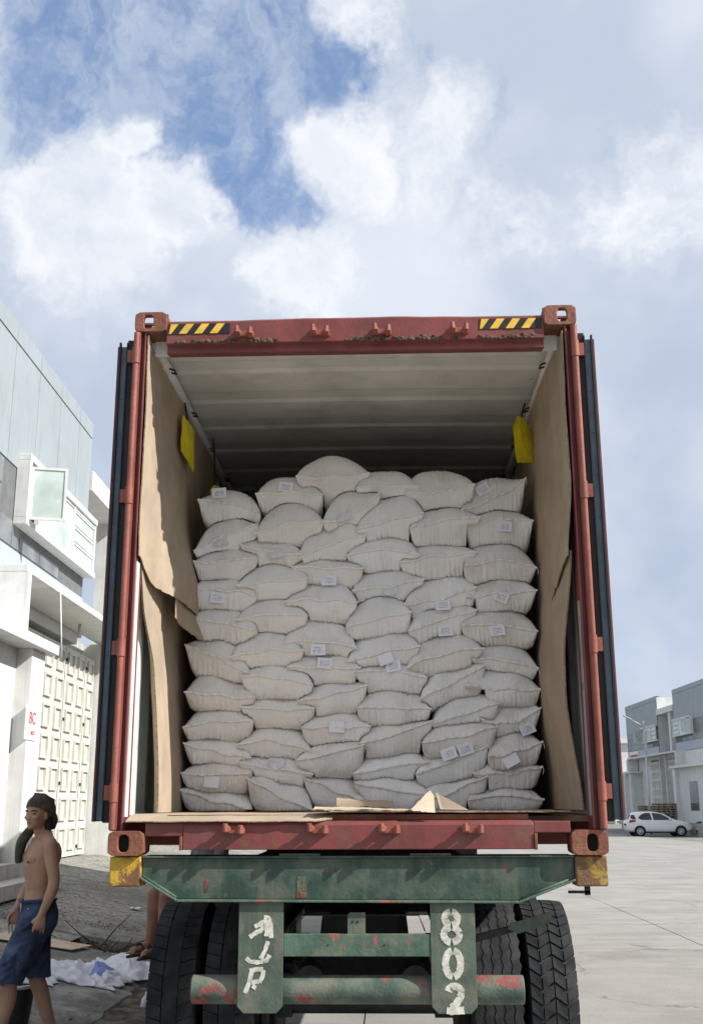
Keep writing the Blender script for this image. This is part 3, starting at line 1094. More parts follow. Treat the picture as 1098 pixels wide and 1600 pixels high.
# side rails, roof rails
for sx in (-1, 1):
    x0, x1 = sorted((sx * (HW - .003), sx * (HW - .06)))
    m = MB()
    m.box(x0, x1, .152, LEN - .165, ZB + .03, ZB + .19)
    m.build('bottom_rail', 'red_paint', ct, bev=.004)
    m = MB()
    m.box(x0, x1, .152, LEN - .165, ZT - .10, ZT - .012)
    tr = m.build('top_rail', 'red_paint', ct, bev=.004)
    xi0, xi1 = sorted((sx * (HW - .062), sx * (HW - .105)))
    m = MB()
    m.box(xi0, xi1, .155, LEN - .17, 4.235, 4.292)
    m.build('inner_rail', 'in_grey', tr, bev=.006)
    for q in range(8):
        m = MB()
        y = .5 + q * .75
        m.tube([(sx * (HW - .105), y - .03, 4.25), (sx * (HW - .135), y - .03, 4.24), (sx * (HW - .135), y + .03, 4.24), (sx * (HW - .105), y + .03, 4.25)], .006, 6)
        m.build('lashing_ring', 'dark_steel', tr, smooth=True)
    # corrugated side wall: red outside, pale inside
    m = MB()
    P = []
    y = .15
    d = .034
    while y < LEN - .14:
        P += [(y, 0), (y + .07, 0), (y + .138, d), (y + .208, d)]
        y += .276
    P.append((LEN - .13, 0))
    for lay, thick in ((0, 0), (1, .004)):
        m.cur = lay
        vs, fs = [], []
        for (yy, dd) in P:
            x = sx * (HW - .012 - dd - thick)
            vs += [(x, yy, ZB + .19), (x, yy, ZT - .10)]
        for i in range(len(P) - 1):
            f = (2 * i, 2 * i + 2, 2 * i + 3, 2 * i + 1)
            if (sx > 0) == (lay == 1):
                f = f[::-1]
            fs.append(f)
        m.add(vs, fs)
    m.build('side_wall', ['red_paint', 'in_white'], ct, fix=False)

# roof: shallow pressed ribs across the width
m = MB()
P = [(.138, 0), (.42, 0)]
y = .42
while y < LEN - .5:
    P += [(y, 0), (y + .16, 0), (y + .20, .012), (y + .33, .012), (y + .37, 0)]
    y += .52
P.append((LEN - .14, 0))
for lay, dz in ((0, 0), (1, -.004)):
    m.cur = lay
    vs, fs = [], []
    for (yy, dd) in P:
        z = ZT - .045 + (dd if lay == 0 else dd) + dz
        vs += [(-HW + .05, yy, z - .006), (-.6, yy, z), (0, yy, z + .004), (.6, yy, z), (HW - .05, yy, z - .006)]
    for i in range(len(P) - 1):
        for k in range(4):
            f = (5 * i + k, 5 * i + k + 1, 5 * i + 6 + k, 5 * i + 5 + k)
            fs.append(f if lay == 0 else f[::-1])
    m.add(vs, fs)
m.build('roof', ['red_paint', 'in_grey'], ct, fix=False)
m = MB()
m.box(-HW + .09, HW - .09, .1405, .152, 4.19, 4.345)
m.build('header_lining', 'in_grey', ct)
m = MB()
m.box(-HW + .062, HW - .062, .141, LEN - .1, 1.655, 1.683)
m.build('floor', 'wood_floor', ct)
m = MB()
m.box(-HW + .1, HW - .1, LEN - .10, LEN - .03, ZB + .02, ZT - .05)
m.build('front_wall', 'red_paint', ct)
m = MB()
m.box(-HW + .101, HW - .101, LEN - .108, LEN - .102, 1.69, ZT - .06)
m.build('front_lining', 'in_grey', ct)
for q in range(20):
    m = MB()
    y = .6 + q * .58
    m.box(-1.14, 1.14, y, y + .05, ZB + .03, ZB + .15)
    m.build('floor_bearer', 'red_paint', ct)

# doors folded right back along the sides
for sx in (-1, 1):
    lab = 'left' if sx < 0 else 'right'
    t0, t1 = HW + .038, HW + .084
    a = R(1.2)
    z0, z1 = 1.668, 4.205

    def dbox(mm, o0, o1, y0, y1, z_0, z_1):
        """o = distance outwards, swung slightly off the side"""
        def Q(o_, y_):
            return (sx * (o_ + (y_) * math.sin(a)), y_)
        pts = [(*Q(o0, y0), z_0), (*Q(o1, y0), z_0), (*Q(o1, y1), z_0), (*Q(o0, y1), z_0), (*Q(o0, y0), z_1), (*Q(o1, y0), z_1), (*Q(o1, y1), z_1), (*Q(o0, y1), z_1)]
        mm.add(pts, [(3, 2, 1, 0), (4, 5, 6, 7), (0, 1, 5, 4), (1, 2, 6, 5), (2, 3, 7, 6), (3, 0, 4, 7)])
    m = MB()
    dbox(m, t0, t1, .035, .085, z0, z1)          # hinge stile
    dbox(m, t0, t1, 1.10, 1.15, z0, z1)
    dbox(m, t0, t1, .085, 1.10, z0, z0 + .1)
    dbox(m, t0, t1, .085, 1.10, z1 - .1, z1)
    dr = m.build('door', 'door_edge', ct, bev=.004)
    m = MB()
    for q in range(4):
        dbox(m, t0 + .012, t0 + .03, .09 + q * .25, .32 + q * .25, z0 + .1, z1 - .1)
    m.build('door_panel', 'red_paint', dr)
    m = MB()
    dbox(m, t1, t1 + .008, .022, 1.15, z0 - .006, z1 - .006)
    m.build('door_skin', 'red_paint', dr)
    m = MB()
    dbox(m, t0 - .032, t0 - .002, .020, .06, z0 - .012, z1 + .03)
    dbox(m, t0 - .004, t0 + .002, .008, .036, z0 - .006, z1 + .012)
    dbox(m, t1 - .012, t1 - .002, .012, .034, z0 - .006, z1 + .016)
    m.build('gasket', 'gasket', dr)
    rv = MB()
    rv.tube([(0, .0, 0), (0, -.006, 0)], .006, 8)
    rvm = rv.mesh('rivet', 'door_edge')
    zz = z0 + .12
    while zz < z1 - .05:
        piece('rivet', rvm, (sx * ((t0 + t1) / 2), .036, zz), dr)
        zz += .235
    for q in range(2):
        m = MB()
        y = .42 + q * .4
        xx = sx * (t0 - .0 + y * math.sin(a) - .02)
        m.tube([(xx, y, z0 + .0), (xx, y, z1)], .014, 10)
        m.build('lock_rod', 'dark_steel', dr, smooth=True)

# ================================================================== TRAILER
tr = thing('container_trailer', (0, 5, 0), 'green container trailer with twin tyres under the red container', 'trailer')
YB = .055
bm_ = MB()
# deep rear beam: web, top flange, sloped lower corners with flange
web = [(-1.055, 1.402), (-.875, 1.298), (.78, 1.290), (1.055, 1.392), (1.055, 1.488), (-1.055, 1.488)]
bm_.prism(web, 'y', YB, YB + .02)
bm_.box(-1.055, 1.055, YB - .022, YB + .16, 1.4885, 1.4975)
beam = bm_.build('rear_beam', 'green_paint', tr, bev=.003)
fl = MB()
path = [(-1.055, 1.402), (-.875, 1.298), (.78, 1.290), (1.055, 1.392)]
for (a, b_) in zip(path[:-1], path[1:]):
    fl.prism([(a[0], a[1] - .012), (b_[0], b_[1] - .012), (b_[0], b_[1] - .001), (a[0], a[1] - .001)], 'y', YB - .03, YB + .15)
fl.build('lower_flange', 'green_worn', beam, bev=.003)
m = MB()
m.box(-.292, -.246, YB - .0025, YB - .0008, 1.302, 1.402)
m.build('rust_patch', 'rust_patch', beam)
m = MB()
m.box(-.742, -.728, YB - .0025, YB - .0008, 1.33, 1.39)
m.build('rust_patch', 'rust_patch', beam)
# weld bead along the sloping corner
wd_ = MB()
wd_.tube([(-1.05, YB - .004, 1.405), (-.96, YB - .006, 1.352), (-.88, YB - .004, 1.305)], .007, 6)
wd_.build('weld_bead', 'green_worn', beam, smooth=True)
wd_ = MB()
wd_.tube([(.80, YB - .004, 1.302), (.92, YB - .006, 1.346), (1.04, YB - .004, 1.391)], .006, 6)
wd_.build('weld_bead', 'green_worn', beam, smooth=True)
for x in (-.28, .36):
    m = MB()
    m.box(x - .1, x + .1, YB - .01, YB + .12, 1.498, 1.508)
    m.build('pad', 'plate_green', beam)
for sx in (-1, 1):
    x0, x1 = (-1.212, -1.0575) if sx < 0 else (1.0575, 1.212)
    m = MB()
    m.box(x0, x1, .03, .17, 1.355, 1.496)
    o = m.build('twistlock_block', 'yellow_paint' if sx < 0 else 'yellow_rust', tr, bev=.008)
m = MB()
m.box(1.11, 1.135, .10, .125, 1.31, 1.354)
m.box(1.03, 1.135, .10, .125, 1.318, 1.33)
m.build('lock_handle', 'dark_steel', tr)
# lettered hanging plates
PL_ = {}
for nm, x0, x1 in (('a', -.572, -.356), ('b', .352, .566)):
    ch = .03
    z0, z1 = .785, 1.284
    m = MB()
    m.prism([(x0 + ch, z0), (x1 - ch, z0), (x1, z0 + ch), (x1, z1), (x0, z1), (x0, z0 + ch)], 'y', YB - .008, YB + .004)
    PL_[nm] = m.build('hanging_plate', 'plate_green', tr, bev=.002)
    m = MB()
    m.box(x0 + .05, x1 - .05, YB + .0045, YB + .06, .82, 1.283)
    m.build('plate_stiffener', 'dark_steel', PL_[nm])


def strokes(parent, cx, cz, lines, width, seed):
    rg = random.Random(seed)
    m = MB()
    for li, ln in enumerate(lines):
        pts = []
        for (a, b_) in zip(ln[:-1], ln[1:]):
            for q in range(6):
                pts.append((a[0] + (b_[0] - a[0]) * q / 6, a[1] + (b_[1] - a[1]) * q / 6))
        pts.append(ln[-1])
        L_, R_ = [], []
        for i, p in enumerate(pts):
            a = pts[max(0, i - 1)]
            b_ = pts[min(len(pts) - 1, i + 1)]
            tx, tz = b_[0] - a[0], b_[1] - a[1]
            l_ = math.hypot(tx, tz) or 1
            nx, nz = -tz / l_, tx / l_
            wv = width * (1 + .25 * fbm(i * .4, seed)) / 2
            L_.append((cx + p[0] + nx * wv + rg.gauss(0, .0006), cz + p[1] + nz * wv + rg.gauss(0, .0006)))
            R_.append((cx + p[0] - nx * wv + rg.gauss(0, .0006), cz + p[1] - nz * wv + rg.gauss(0, .0006)))
        y = YB - .0092 - .0004 * li
        vs = [(p[0], y, p[1]) for p in L_] + [(p[0], y, p[1]) for p in R_]
        k = len(pts)
        m.add(vs, [(i, i + 1, k + i + 1, k + i) for i in range(k - 1)])
    return m.build('lettering', 'white_stroke', parent, fix=False)


def arc(cx, cz, rx, rz, a0, a1, n=8):
    return [(cx + rx * math.cos(R(a0 + (a1 - a0) * i / n)), cz + rz * math.sin(R(a0 + (a1 - a0) * i / n))) for i in range(n + 1)]


# hand-brushed A L P down the left plate
pa = PL_['a']
strokes(pa, -.462, 1.168, [[(-.056, -.044), (-.030, -.026), (.000, -.012), (.012, .008)], [(-.032, .004), (-.012, .012), (.010, .026), (.036, .036)], [(.012, .046), (.034, .044), (.046, .010), (.050, -.048)], [(.018, .034), (.028, .000), (.026, -.040)]], .021, 3)
strokes(pa, -.472, 1.055, [[(.044, .052), (.030, .010), (.010, -.030)], [(-.060, -.024), (-.044, -.040), (-.004, -.044), (.038, -.036), (.052, -.010)]], .020, 5)
strokes(pa, -.490, .930, [[(-.044, -.056), (-.026, -.010), (-.014, .040)], [(-.024, .042), (.006, .050), (.040, .050)], [(.042, .048), (.038, .018), (.022, -.008)], [(.024, -.006), (.008, -.004), (-.014, -.010)], [(.004, -.020), (-.006, -.036)]], .021, 7)
# stencilled 8 0 2 down the right plate
pb = PL_['b']
ST = .033
strokes(pb, .452, 1.172, [arc(0, .036, .030, .030, 98, 262, 14), arc(0, .036, .030, .030, -82, 82, 14), arc(0, -.036, .037, .034, 98, 262, 14), arc(0, -.036, .037, .034, -82, 82, 14)], ST, 11)
strokes(pb, .456, 1.006, [arc(0, 0, .036, .058, 97, 263, 16), arc(0, 0, .036, .058, -83, 83, 16)], ST, 13)
strokes(pb, .460, .850, [arc(0, .026, .032, .030, 165, 10, 12), [(.032, .030), (.026, .006), (.008, -.018), (-.016, -.040)], [(-.040, -.050), (.0, -.052), (.044, -.048)]], ST, 17)

m = MB()
m.box(-.3555, .3515, YB - .004, YB + .03, 1.036, 1.137)
cb = m.build('cross_bar', 'green_worn', tr, bev=.003)
m = MB()
m.prism([(-.046, 1.1375), (.040, 1.1375), (.040, 1.235), (-.034, 1.235), (-.046, 1.224)], 'y', YB + .004, YB + .011)
lp = m.build('lamp_bracket', 'plate_green', cb)
m = MB()
for x in (-.022, .002):
    m.tube([(x, YB + .0045, 1.192), (x, YB + .001, 1.192)], .0045, 8)
m.build('bolt_hole_shade', 'hole_shade', lp)  # black discs painted in for the dark of the holes
m = MB()
for x in (-.14, .13):
    m.tube([(x, YB - .0035, 1.088), (x, YB - .006, 1.088)], .004, 8)
m.build('bolt_hole_shade', 'hole_shade', cb)  # black discs again stand for shaded holes
m = MB()
m.tube([(-.33, YB + .12, 1.137), (-.28, YB + .12, 1.212), (.30, YB + .12, 1.212), (.33, YB + .12, 1.137)], .004, 6)
m.build('wire_guard', 'dark_steel', tr, smooth=True)
m = MB()
m.tube([(-.80, YB + .078, .878), (.795, YB + .078, .878)], .066, 24)
pp = m.build('bumper_pipe', 'pipe_paint', tr, auto=True, bev=.004)
m = MB()
m.tube([(-.803, YB + .078, .878), (-.801, YB + .078, .878)], .062, 20)
m.build('pipe_cap', 'green_worn', pp, auto=True)
# bent flat bar on the right
m = MB()
m.prism([(.74, 1.14), (.80, 1.118), (.965, 1.175), (.965, 1.222), (.76, 1.165)], 'y', YB + .20, YB + .212)
m.build('lamp_arm', 'plate_green', tr)
m = MB()
m.prism([(.55, 1.065), (.78, 1.125), (.78, 1.155), (.55, 1.10)], 'y', YB + .215, YB + .25)
m.build('lamp_arm', 'dark_steel', tr)

# main rails, cross members, axles
for sx in (-1, 1):
    x = sx * .46
    m = MB()
    m.box(x - .07, x + .07, .215, 11.9, 1.47, 1.488)
    m.box(x - .07, x + .07, .215, 11.9, 1.09, 1.105)
    m.box(x - .008, x + .008, .215, 11.9, 1.105, 1.47)
    m.build('chassis_rail', 'dark_steel', tr)
for y in (.9, 2.1, 3.4, 5.2, 7, 9, 11.6):
    m = MB()
    m.box(-.45, .45, y, y + .1, 1.3, 1.46)
    m.build('cross_member', 'dark_steel', tr)
AX = (1.33, 2.66)
for ya in AX:
    m = MB()
    m.tube([(-.86, ya, .64), (.86, ya, .64)], .075, 14)
    ax = m.build('axle', 'dark_steel', tr, auto=True)
    for sx in (-1, 1):
        m = MB()
        m.tube([(sx * .30, ya - .22, .77), (sx * .30, ya - .04, .77)], .085, 16)
        m.build('brake_chamber', 'dark_steel', ax, auto=True)
        m = MB()
        for q in range(6):
            m.box(sx * .46 - .04, sx * .46 + .04, ya - .52 + q * .06, ya + .52 - q * .06, .73 + q * .014, .742 + q * .014)
        m.box(sx * .46 - .05, sx * .46 + .05, ya - .1, ya + .1, .56, .85)
        m.build('leaf_spring', 'dark_steel', ax)
    m = MB()
    m.prism([(-.30, .72), (.30, .72), (.26, 1.08), (-.26, 1.08)], 'y', ya + .3, ya + .32)
    m.build('mud_plate', 'dark_steel', tr)


m = MB()
m.box(-.95, .95, 4.75, 4.80, .78, 1.46)
m.build('shade_plate', 'dark_steel', tr)  # added plate, keeps the view under the trailer dark
m = MB()
m.box(-.40, .40, 2.0, 2.05, 1.06, 1.46)
m.build('shade_plate', 'dark_steel', tr)  # second added plate, darkens the gap between the rails
m = MB()
m.box(-1.24, -.55, 3.82, 4.42, .86, .93)
m.box(-1.20, -.60, 3.86, 4.38, .50, .86)
m.build('tool_box', 'dark_steel', tr, bev=.01)


def tyre_tread(x0, width, r, kind):
    """raised blocks round the circumference"""
    m = MB()
    nb = 46
    ins = .016

    def blk(poly):
        # poly in (across 0..1, angle in units of one pitch)
        for k in range(nb):
            vs = []
            for (rad) in (r - ins, r):
                for (u_, a_) in poly:
                    th = 2 * math.pi * (k + a_) / nb
                    rr = rad - .010 * abs(2 * u_ - 1) ** 3
                    vs.append((x0 + width * u_, rr * math.cos(th), rr * math.sin(th)))
            n_ = len(poly)
            fs = [tuple(range(n_, 2 * n_))] + [(i, (i + 1) % n_, (i + 1) % n_ + n_, i + n_) for i in range(n_)]
            m.add(vs, fs)
    if kind == 'chevron':
        g_ = .14
        for k_ in range(4):
            u0, u1 = .03 + k_ * .24, .03 + k_ * .24 + .215
            sl_ = .55 if k_ % 2 == 0 else -.55
            blk([(u0, 0 + max(0, -sl_)), (u1, sl_ + max(0, -sl_)), (u1, sl_ + max(0, -sl_) + 1 - g_ * 1.3), (u0, max(0, -sl_) + 1 - g_ * 1.3)])
    elif kind == 'worn':
        for k_ in range(3):
            u0, u1 = .03 + k_ * .32, .03 + k_ * .32 + .30
            if k_ == 1:
                blk([(u0, 0), (u1, .0), (u1 + .012, .5), (u1, 1.0), (u0, 1.0), (u0 + .012, .5)])
            else:
                sl_ = .35 if k_ == 0 else -.35
                blk([(u0, max(0, -sl_)), (u1, sl_ + max(0, -sl_)), (u1, sl_ + max(0, -sl_) + .9), (u0, max(0, -sl_) + .9)])
    else:
        z_ = .045
        for k_ in range(5):
            u0, u1 = .02 + k_ * .195, .02 + k_ * .195 + .172
            blk([(u0, 0), (u1, 0), (u1 + z_, .5), (u1, 1.0), (u0, 1.0), (u0 + z_, .5)])
    return m


tyre_meshes = {}
for kind in ('chevron', 'zigzag', 'worn'):
    Wt, r = .268, .545
    m = MB()
    m.lathe([(.03, .29), (.012, .33), (-.006, .42), (.004, .485), (.016, r - .022), (.04, r - .016), (Wt - .04, r - .016), (Wt - .016, r - .022), (Wt - .004, .485), (Wt + .006, .42), (Wt - .012, .33), (Wt - .03, .29)], (0, 0, 0), 'x', 64)
    a = m.mesh('tyre', 'rubber_side', True)
    b_ = tyre_tread(0, Wt, r, kind).mesh('tread', 'rubber')
    tyre_meshes[kind] = (a, b_)
m = MB()
m.lathe([(.035, .29), (.03, .27), (.10, .25), (.12, .16), (.125, .0)], (0, 0, 0), 'x', 32)
m.lathe([(.225, .29), (.23, .27), (.16, .25), (.16, .10)], (0, 0, 0), 'x', 32)
rim_me = m.mesh('rim', 'dark_steel', True)
for ai, ya in enumerate(AX):
    for xs_, kind in ((-1.172, 'worn'), (-.862, 'worn'), (.60, 'zigzag'), (.905, 'chevron')):
        wh = bpy.data.objects.new('wheel', rim_me)
        COL.objects.link(wh)
        wh.location = (xs_, ya, .642)
        wh.rotation_euler = (rng.uniform(0, 6), 0, 0)
        adopt(wh, tr)
        for nm, me in (('tyre', tyre_meshes[kind][0]), ('tread', tyre_meshes[kind][1])):
            o = bpy.data.objects.new(nm, me)
            COL.objects.link(o)
            o.parent = wh
            if nm == 'tread':
                o['kind'] = 'stuff'


# ================================================================== CARDBOARD LINERS
def card_sheet(name, label, fx, yf, yb_, zb_, zt_, ns, nt, th, mats=('card', 'card_edge')):
    """upright liner: fx(y,z) gives its x; edges may be torn"""
    m = MB()
    pts = [[None] * (ns + 1) for _ in range(nt + 1)]
    for j in range(nt + 1):
        for i in range(ns + 1):
            s_, t_ = i / ns, j / nt
            z = zb_(s_) + (zt_(s_) - zb_(s_)) * t_
            y = yf(t_) + (yb_(t_) - yf(t_)) * s_
            cr = sum(.006 * math.exp(-((y - c0) / .018) ** 2) for c0 in (.42, .83, 1.3))
            pts[j][i] = (fx(y, z, s_, t_) - cr, y, z)
    m.grid(lambda i, j: pts[j][i], ns, nt)
    m.grid(lambda i, j: (pts[j][i][0] + th, pts[j][i][1], pts[j][i][2]), ns, nt, flip=True)
    m.cur = 1
    per = [(i, 0) for i in range(ns)] + [(ns, j) for j in range(nt)] + [(i, nt) for i in range(ns, 0, -1)] + [(0, j) for j in range(nt, 0, -1)]
    vs = [pts[j][i] for i, j in per] + [(pts[j][i][0] + th, pts[j][i][1], pts[j][i][2]) for i, j in per]
    n_ = len(per)
    m.add(vs, [(k, (k + 1) % n_, (k + 1) % n_ + n_, k + n_) for k in range(n_)])
    o = m.build(name, list(mats), auto=True)
    tag(o, label, 'cardboard', 'cardboard liners of the container')
    return o


def sm(a, b_, x):
    t_ = min(1, max(0, (x - a) / (b_ - a)))
    return t_ * t_ * (3 - 2 * t_)


def tornf(seed, amp=.012):
    return lambda v: amp * fbm(v * 9, seed) + amp * .5 * fbm(v * 37, seed + 3)


t1, t2, t3, t4 = tornf(1.), tornf(2.), tornf(3.), tornf(4.)
card_sheet('cardboard_sheet', 'upper brown cardboard liner on the left container wall, torn along its lower edge',
           lambda y, z, s_, t_: -1.142 + .022 * math.sin(y * 2.1) * (1 - sm(3.4, 4.2, z)) + .11 * sm(3.6, 2.95, z) * sm(.05, 1.0, y) + .006 * fbm(y * 2, z * 2),
           lambda t_: .010 + .004 * fbm(t_ * 14, 1.5), lambda t_: 2.4,
           lambda s_: 3.01 - .11 * sm(0, .10, s_) + .0 - .03 * sm(.1, .42, s_) + t1(s_) + .06 * sm(.42, .6, s_), lambda s_: 4.262 - .035 * sm(0, .05, s_), 90, 26, .006)
card_sheet('cardboard_sheet', 'lower brown cardboard liner standing against the left container wall, edge folded',
           lambda y, z, s_, t_: -1.152 + .06 * sm(.85, 0, t_) + .02 * math.sin(y * 2.6) * (1 - t_) + .006 * fbm(y * 2, z * 1.4, 4.) * (1 - t_) + .03 * sm(.03, 0., s_) * sm(.8, .5, t_),
           lambda t_: .30 - .20 * sm(.55, 1.0, t_) + .012 * fbm(t_ * 5, 2.2), lambda t_: 2.4,
           lambda s_: 1.701, lambda s_: 3.06 + t2(s_) - .18 * sm(.12, .40, s_), 90, 30, .010)
card_sheet('cardboard_sheet', 'narrow torn strip of cardboard peeling off the left liner beside the sacks',
           lambda y, z, s_, t_: -1.055 + .09 * sm(.2, 1., s_) * (1 - t_) + .02 * s_,
           lambda t_: .62, lambda t_: 1.06 + .03 * fbm(t_ * 6, 3.), lambda s_: 2.78 - .10 * s_ + t3(s_), lambda s_: 2.93 - .04 * s_ + t3(s_ + 3), 14, 8, .005)
card_sheet('cardboard_sheet', 'upper brown cardboard liner on the right container wall, torn at the bottom',
           lambda y, z, s_, t_: 1.134 - .018 * math.sin(y * 1.9) - .035 * sm(3.4, 2.95, z) * sm(1.2, .2, y) + .006 * fbm(y * 2, z * 2, 7.),
           lambda t_: .012 + .004 * fbm(t_ * 14, 5.5), lambda t_: 2.4,
           lambda s_: 2.985 - .09 * sm(.0, .16, s_) - .16 * sm(.16, .40, s_) + t4(s_) * 1.4, lambda s_: 4.25 - .03 * sm(0, .05, s_), 90, 26, .006)
card_sheet('cardboard_sheet', 'lower brown cardboard liner on the right container wall, bowed away from a dark gap',
           lambda y, z, s_, t_: 1.142 - .02 * sm(0, 1, t_) - .045 * sm(.0, .45, t_) * sm(1., .55, t_) - .012 * math.sin(y * 3) + .006 * fbm(y * 2, z * 2, 11.),
           lambda t_: .17 + .07 * math.sin(t_ * 4.2) - .06 * t_ + .008 * fbm(t_ * 6, 6.), lambda t_: 2.4,
           lambda s_: 1.709, lambda s_: 3.02 + t1(s_ + 5), 90, 26, .008)


def flat_sheet(name, label, outline_f, outline_b, zf, nx, ny, th, mats=('card', 'card_edge'), cat='cardboard', group=None):
    """lying sheet: x param 0..1, front/back y from functions, height zf(x,y)"""
    m = MB()
    x0, x1 = outline_f[0], outline_f[1]
    pts = []
    for j in range(ny + 1):
        r_ = []
        for i in range(nx + 1):
            x = x0 + (x1 - x0) * i / nx
            ya, yb2 = outline_f[2](i / nx), outline_b(i / nx)
            y = ya + (yb2 - ya) * j / ny
            r_.append((x, y, zf(x, y, j / ny)))
        pts.append(r_)
    m.grid(lambda i, j: pts[j][i], nx, ny)
    m.grid(lambda i, j: (pts[j][i][0], pts[j][i][1], pts[j][i][2] - th), nx, ny, flip=True)
    m.cur = 1
    per = [(i, 0) for i in range(nx)] + [(nx, j) for j in range(ny)] + [(i, ny) for i in range(nx, 0, -1)] + [(0, j) for j in range(ny, 0, -1)]
    vs = [pts[j][i] for i, j in per] + [(pts[j][i][0], pts[j][i][1], pts[j][i][2] - th) for i, j in per]
    n_ = len(per)
    m.add(vs, [(k, (k + 1) % n_, (k + 1) % n_ + n_, k + n_) for k in range(n_)])
    o = m.build(name, list(mats), auto=True)
    tag(o, label, cat, group)
    return o


flat_sheet('cardboard_sheet', 'long cardboard sheet lying on the container floor at the left, overhanging the sill',
           (-1.135, -.12, lambda s_: -.012 + .012 * fbm(s_ * 8, 1.) + .05 * sm(.9, 1., s_)), lambda s_: 1.3,
           lambda x, y, t_: 1.698 - .034 * sm(.16, -.02, y) + .003 * fbm(x * 5, y * 5), 60, 12, .005)
flat_sheet('cardboard_sheet', 'dull cardboard sheet lying on the container floor at the right',
           (-.15, 1.06, lambda s_: .075 + .02 * fbm(s_ * 7, 4.) + .02 * sm(.95, 1, s_)), lambda s_: 1.3,
           lambda x, y, t_: 1.706 + .004 * fbm(x * 5, y * 5, 3.), 50, 12, .006)
flat_sheet('cardboard_scrap', 'torn flat cardboard scrap lying on the middle of the container sill',
           (-.22, .30, lambda s_: .03 + .05 * fbm(s_ * 6, 9.)), lambda s_: .26 + .06 * fbm(s_ * 5, 12.),
           lambda x, y, t_: 1.716 + .012 * t_ * sm(.3, -.2, x) + .006 * fbm(x * 7, y * 7), 24, 8, .006, ('card_pale', 'card_edge'))
# curled torn pieces by the front sacks
m = MB()
def _sc(i, j):
    x = -.115 + .30 * i / 14
    a = R(70) * (j / 6)
    return (x, .42 - .02 * math.cos(a) + .012 * fbm(x * 8, 2), 1.728 + .045 * math.sin(a) * (1 - .45 * i / 14) + .010 * fbm(x * 14, j * .4))
m.grid(_sc, 14, 6)
m.grid(lambda i, j: (_sc(i, j)[0], _sc(i, j)[1] + .006, _sc(i, j)[2] + .002), 14, 6, flip=True)
o = m.build('cardboard_scrap', 'card', auto=True, fix=False)
tag(o, 'curled torn cardboard flap standing up before the bottom sacks', 'cardboard')
m = MB()
tri = [(.255, .02, 1.705), (.392, .0, 1.698), (.385, .05, 1.80), (.365, .06, 1.822)]
rows_ = []
for j in range(9):
    t_ = j / 8
    r_ = []
    for i in range(19):
        s_ = i / 18
        bx_ = .262 + (.385 - .262) * s_ + .11 * t_ * (1 - s_) * .95
        bz_ = 1.712 + (1.700 - 1.712) * s_ + t_ * .095 * (1 - .15 * s_) + .006 * fbm(s_ * 9, t_ * 2)
        by_ = .0 + .075 * t_ + .0028 * math.sin(s_ * 60)
        r_.append((bx_, by_, bz_))
    rows_.append(r_)
m.grid(lambda i, j: rows_[j][i], 18, 8)
m.grid(lambda i, j: (rows_[j][i][0], rows_[j][i][1] + .005, rows_[j][i][2]), 18, 8, flip=True)
o = m.build('cardboard_scrap', 'card_pale', smooth=True, fix=False)
tag(o, 'pale upright corrugated scrap catching the sun on the sill', 'cardboard')
m = MB()
m.add([(.42, .20, 1.715), (.56, .16, 1.712), (.50, .24, 1.742), (.40, .26, 1.80), (.42, .206, 1.715), (.56, .166, 1.712), (.50, .246, 1.742), (.40, .266, 1.80)], [(0, 1, 2, 3), (7, 6, 5, 4), (0, 1, 5, 4), (1, 2, 6, 5), (2, 3, 7, 6), (3, 0, 4, 7)])
o = m.build('cardboard_scrap', 'card')
tag(o, 'small shaded cardboard wedge right of the pale scrap', 'cardboard')

# ================================================================== HANGING YELLOW BAGS
def yellow_bag(x, y, zt, h, wv, twist, lab, sx, neck=.38):
    t_ = thing('desiccant_bag', (x, y, zt - h), lab, 'bag', 'yellow bags hung inside the container')
    m = MB()
    nu, nv = 14, 12
    def P(side):
        def f(i, j):
            u_, v_ = i / nu * 2 - 1, j / nv
            ww = wv / 2 * (neck + (1 - neck) * sm(0, .35, 1 - v_)) * (1 + .05 * math.sin(v_ * 9))
            d_ = .022 * (1 - u_ * u_) * math.sin(math.pi * min(1, max(0, v_ * .9 + .05))) + .006 * fbm(u_ * 3, v_ * 4, side)
            lx = d_ * side
            ly = ww * u_ + .05 * twist * (1 - v_)
            c_, s_ = math.cos(twist), math.sin(twist)
            return (x + lx * c_ * 1 - ly * s_ * -1 * 1, y + lx * s_ * -1 + ly * c_, zt - h + h * v_ + .02 * u_ * (1 - v_) * sx)
        return f
    m.grid(P(1), nu, nv)
    m.grid(P(-1), nu, nv, flip=True)
    m.build('pouch', 'yellow_bag', t_, smooth=True)
    m = MB()
    m.tube([(x, y, zt - .01), (x + sx * .01, y + .005, zt + .03), (x + sx * .03, y, 4.245)], .006, 6)
    m.build('cord', 'dark_steel', t_, smooth=True)
    return t_


yellow_bag(-1.09, 1.0, 4.10, .26, .34, .06, 'narrow yellow bag hanging on the left wall, seen almost edge on', -1, .86)
yellow_bag(1.04, 1.12, 4.15, .30, .20, .85, 'broad yellow bag hanging on the right wall of the container', 1)
yellow_bag(-1.02, 1.75, 3.90, .18, .14, .8, 'small shaded yellow bag peeping out above the leftmost top sack', -1)

